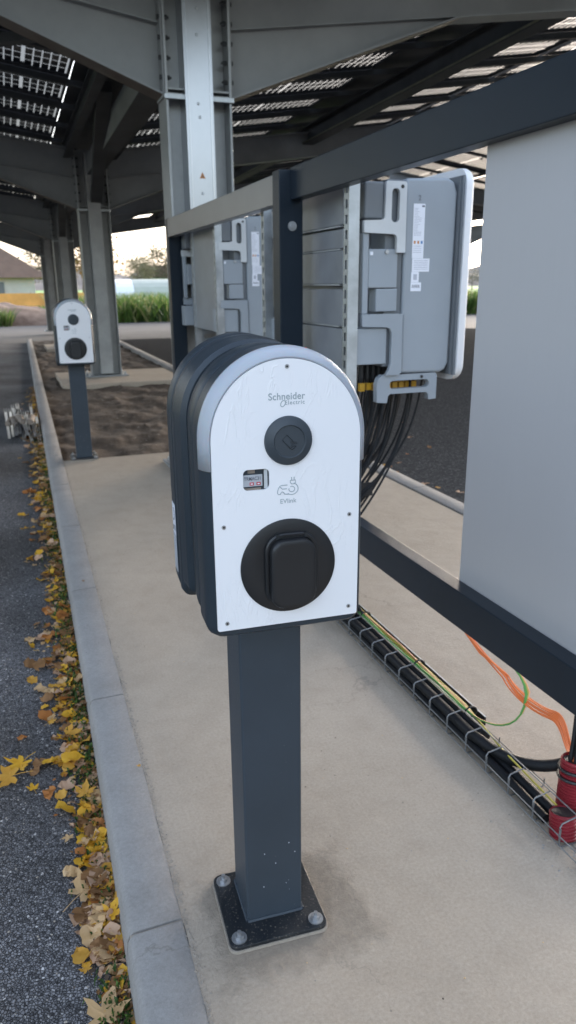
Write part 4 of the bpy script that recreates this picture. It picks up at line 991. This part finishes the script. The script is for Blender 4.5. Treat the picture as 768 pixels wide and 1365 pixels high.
for i in range(285):
    y = 1.45+6.6*rnd.random()**1.55
    dens = .55+.9*noise.noise(Vector((y*2.3,4,0)))
    if rnd.random() > dens+.6: continue
    x1 = kox(y)-.015
    u = abs(rnd.gauss(0,.5)); wdt = .165 if y > 1.9 else .085
    x = x1-min(u,1.35)*wdt
    ci = rnd.choices(range(6), wts)[0]; v = rnd.choices(range(3),[.6,2,4])[0]
    s = rnd.uniform(.85,1.75)*(.75 if v == 0 else 1)
    place_leaf(protos[ci*3+v], x, y, -.098+rnd.uniform(0,.016), s, rnd.random()*6.28, (rnd.gauss(0,.3),rnd.gauss(0,.3))); nleaf += 1
# single leaves one can tell apart
named = [
 (6,  .018,1.555,1.30,-1.0,'big tan maple leaf lying alone on the asphalt left of the kerb'),
 (0,  .075,1.565,1.05,.5,'bright orange yellow maple leaf leaning on the kerb face'),
 (6,  .032,1.205,1.25,-.4,'large pale maple leaf at the bottom left beside the kerb foot'),
 (4,  .005,1.335,.55,.4,'small yellow leaf alone in the lower left corner'),
 (3, -.150,2.10,1.35,1.5,'big ochre leaf at the left picture edge'),
 (0, -.115,2.16,1.2,2.2,'big golden leaf beside the ochre one at the left edge'),
 (1, -.085,2.02,.7,.2,'small golden leaf just below the big golden one'),
 (4,  .045,1.43,.5,1.2,'small yellow leaf near the kerb, below the orange maple leaf'),
 (10, .0,1.44,.35,1.2,'tiny pale leaf on open asphalt near the kerb'),
 (9,  .06,1.155,.6,1.9,'small pale leaf in front of the large pale maple leaf'),
]
for pi, x, y, s, rz, lab in named:
    place_leaf(protos[pi], x, y, -.096, s*1.6, rz, (rnd.gauss(0,.12),rnd.gauss(0,.12)), lab, 'single fallen leaves on the asphalt')
place_leaf(protos[4], kx(1.9)-.012,1.88,.004,.42,1.1,(0,0),'small yellow leaf resting on the kerb top','single fallen leaves on the asphalt')
place_leaf(protos[14], kx(3.2)-.05,3.4,.004,.4,.4,(0,0),'small brown leaf on the kerb top farther off','single fallen leaves on the asphalt')
# leaves along the far kerb on the right
for i in range(60):
    y = rnd.uniform(3.2,7); x = 2.64+.004*y+abs(rnd.gauss(0,.09)) if i < 38 else 2.7+rnd.random()*1.6
    ci = rnd.choices([1,2,3,5,4],[2,3,2,3,2])[0]
    place_leaf(protos[ci*3+2], x, y, -.086, rnd.uniform(.8,1.5), rnd.random()*6, (rnd.gauss(0,.2),0), cols[ci][1]+' fallen leaf along the right hand kerb', 'fallen leaves along the right kerb')
bg = MB()
for i in range(400):
    y = 1.35+9.5*rnd.random()**1.7; w_ = .19 if y > 1.9 else .08
    x = kox(y)-.014-min(abs(rnd.gauss(0,.5)),1.4)*w_*.8
    if noise.noise(Vector((y*2.3,4,0))) < -.42: continue
    q = oval(.022*rnd.uniform(.7,1.5), M[cols[rnd.choices(range(6), [4,5,4,3,6,3])[0]][0]], 900+i, .4) if i % 4 else maple(.026*rnd.uniform(.7,1.2), M[cols[rnd.randrange(4)][0]], 900+i, .35)
    T = Matrix.Translation((x,y,-.099+rnd.uniform(0,.010))) @ Matrix.Rotation(rnd.random()*6.28,4,'Z') @ Matrix.Rotation(rnd.gauss(0,.3),4,'X')
    bg.add(q.v, q.f, q.mats[0], T)
tag(bg.build('leaf_drift', recalc=False, smooth=True), 'matted leaves at the bottom of the drift along the left kerb', kind='stuff')
# litter: crumbs of leaves, moss and weeds at the kerb foot
b = MB(); LM = [M[c[0]] for c in cols]+[M['l_brown'],M['soil'],M['l_brown']]
for i in range(5200):
    y = .8+11*rnd.random()**1.7; x = kox(y)-.012-abs(rnd.gauss(0,.045 if y > 1.8 else .03)); s = rnd.uniform(.003,.011) if i%5 else rnd.uniform(.010,.019); a = rnd.random()*6.28
    c, d = math.cos(a)*s, math.sin(a)*s; z = -.095+rnd.uniform(0,.008)
    b.add([(x-c,y-d,z),(x+d*.6,y-c*.6,z+rnd.uniform(-1,1)*s*.4),(x+c,y+d,z+.001),(x-d*.6,y+c*.6,z+rnd.uniform(0,1)*s*.6)], [(0,1,2,3)], rnd.choice(LM))
tag(b.build('leaf_litter', recalc=False), 'crumbled leaf bits and dirt along the kerb foot', kind='stuff')
b = MB(); GM = [M['blade_dark'],M['blade_dark'],M['blade']]
spots = [1.16,1.22,1.55,1.72,1.85,2.0,2.1,2.35,2.5,2.62,2.9,3.05,3.2,3.4,3.5,3.9,4.2,4.4,4.8,5.2,5.4,5.8,6.3,6.8,7.4,8]
for sy in spots:
    for i in range(150):
        y = sy+rnd.gauss(0,.06+.01*sy); x = kox(y)-.016-abs(rnd.gauss(0,.03)); a = rnd.random()*6.28; s = rnd.uniform(.003,.008); h = rnd.uniform(.006,.026)
        c, d = math.cos(a)*s, math.sin(a)*s
        b.add([(x,y,-.1),(x+c,y+d,-.1+h),(x+c*1.8-d*.8,y+d*1.8+c*.8,-.1+h*1.1),(x+c*.7-d,y+d*.7+c,-.1+h*.8)], [(0,1,2,3)], rnd.choice(GM))
tag(b.build('weeds', recalc=False), 'low green weeds and moss at the foot of the kerb', kind='stuff')
# loose stones on the asphalt
b = MB()
for i in range(1800):
    y = rnd.uniform(.8,3.2); x = kox(y)-.02-rnd.uniform(0,.4); s = rnd.uniform(.0012,.0032)
    T = Matrix.Translation((x,y,-.1)) @ Matrix.Rotation(rnd.random()*6,4,'Z')
    b.add([(-s,-s*.7,0),(s,-s,0),(s*.8,s,0),(-s,s*.8,0),(-s*.3,0,s*.8),(s*.4,s*.2,s*.7)], [(0,1,5,4),(1,2,5),(2,3,4,5),(3,0,4)], rnd.choice([M['kerb'],M['mortar'],M['road'],M['road'],M['asphalt']]), T)
tag(b.build('loose_grit'), 'fine loose grit scattered over the asphalt', kind='stuff')

b = MB()
for i in range(110):
    y = rnd.uniform(.9,4.5); x = rnd.uniform(.26,1.1); s = rnd.uniform(.0008,.0022)
    T = Matrix.Translation((x,y,0)) @ Matrix.Rotation(rnd.random()*6,4,'Z')
    b.add([(-s,-s*.7,0),(s,-s,0),(s*.8,s,0),(-s,s*.8,0),(-s*.3,0,s*.8),(s*.4,s*.2,s*.7)], [(0,1,5,4),(1,2,5),(2,3,4,5),(3,0,4)], rnd.choice([M['mortar'],M['kerb'],M['soil'],M['l_tan']]), T)
tag(b.build('slab_grit'), 'scattered grit grains lying on the concrete slab', kind='stuff')
# ------------------------------------------------------------------ pile of profiles by the kerb
for i in range(9):
    x = .155-.034*i; L0 = .62+.25*random.random(); b = MB(); y0 = 7.35+.05*i+.12*(i%2)
    T = Matrix.Translation((x,y0,-.098+(.045 if i in (1,3,5,6) else 0))) @ Matrix.Rotation(R(random.uniform(-3,3)),4,'Z') @ Matrix.Rotation(R([.5,2,.3,1.5,.5,1,2,.3,1][i]),4,'X')
    w = .014; b.box(-w,w,0,1.35+L0*.3,0,.003,M['silver'],T); b.box(-w,-w+.003,0,1.35+L0*.3,.003,.045,M['silver'],T); b.box(w-.003,w,0,1.35+L0*.3,.003,.045,M['silver'],T)
    tag(b.build('steel_profile'), ['shiny galvanised profile lying against the left kerb, nearest the kerb','galvanised profile second from the kerb in the pile','galvanised profile third from the kerb in the pile','galvanised profile fourth from the kerb in the pile','galvanised profile fifth from the kerb in the pile','galvanised profile sixth from the kerb in the pile','galvanised profile seventh from the kerb in the pile','galvanised profile eighth from the kerb in the pile','galvanised profile outermost from the kerb in the pile'][i], 'steel profile', 'pile of galvanised profiles by the left kerb')
for i in range(4):
    x = .10-.075*i; b = MB(); T = Matrix.Translation((x,7.95+.05*i,-.03 if i < 2 else -.06)) @ Matrix.Rotation(R(random.uniform(-20,20)),4,'Z')
    b.tube([(0,0,.05),(0,.13,.065),(0,.30,.055)], [.030,.038,.032], M['wood_far'], 9, T=T)
    tag(b.build('wood_block', bevel=.004), ['greyish wooden block on the profiles, right end','greyish wooden block on the profiles, second from right','greyish wooden block on the profiles, third from right','greyish wooden block at the left end of the pile'][i], 'wood block', 'wooden blocks on the pile of profiles')

# ------------------------------------------------------------------ sky, sun, camera
w = bpy.data.worlds.new('World'); scene.world = w; w.use_nodes = True
n, l = w.node_tree.nodes, w.node_tree.links
sky = n.new('ShaderNodeTexSky'); sky.sky_type = 'NISHITA'; sky.sun_disc = False
SUN_EL, SUN_ROT = R(12), R(52)         # rotation from +Y toward +X
sky.sun_elevation = SUN_EL; sky.sun_rotation = SUN_ROT; sky.air_density = 1.2; sky.dust_density = 4.0; sky.ozone_density = 1.0
hsv = n.new('ShaderNodeHueSaturation'); hsv.inputs['Saturation'].default_value = .58; l.new(sky.outputs[0], hsv.inputs['Color']); tn = n.new('ShaderNodeMix'); tn.data_type = 'RGBA'; tn.blend_type = 'MULTIPLY'; tn.inputs[0].default_value = 1; tn.inputs[7].default_value = (.95,.985,1.10,1); l.new(hsv.outputs[0], tn.inputs[6]); l.new(tn.outputs[2], n['Background'].inputs[0]); n['Background'].inputs[1].default_value = .15
sd = bpy.data.lights.new('sun', 'SUN'); sd.energy = .5; sd.angle = R(25); sd.color = (1,.93,.84)
so_ = bpy.data.objects.new('sun', sd); COL.objects.link(so_)
d = Vector((math.sin(SUN_ROT)*math.cos(SUN_EL), math.cos(SUN_ROT)*math.cos(SUN_EL), math.sin(SUN_EL)))
so_.rotation_euler = d.to_track_quat('Z','Y').to_euler()

cam = bpy.data.cameras.new('camera'); co = bpy.data.objects.new('camera', cam); COL.objects.link(co); scene.camera = co
yaw, pit, rol = R(20.1), R(17.2), R(.5)
f = Vector((math.sin(yaw)*math.cos(pit), math.cos(yaw)*math.cos(pit), -math.sin(pit))); r = Vector((math.cos(yaw),-math.sin(yaw),0)); u = r.cross(f)
r2 = r*math.cos(rol)-u*math.sin(rol); u2 = u*math.cos(rol)+r*math.sin(rol)
co.matrix_world = Matrix(((r2.x,u2.x,-f.x,0),(r2.y,u2.y,-f.y,0),(r2.z,u2.z,-f.z,1.35),(0,0,0,1)))
cam.sensor_fit = 'VERTICAL'; cam.sensor_height = 36; cam.lens = 980/1365*36; cam.clip_start = .05; cam.clip_end = 3000
cam.dof.use_dof = True; cam.dof.focus_distance = 1.16; cam.dof.aperture_fstop = 7.5
scene.render.resolution_x = 576; scene.render.resolution_y = 1024
scene.view_settings.view_transform = 'Standard'; scene.view_settings.look = 'None'; scene.view_settings.exposure = 2.62; scene.view_settings.gamma = 1
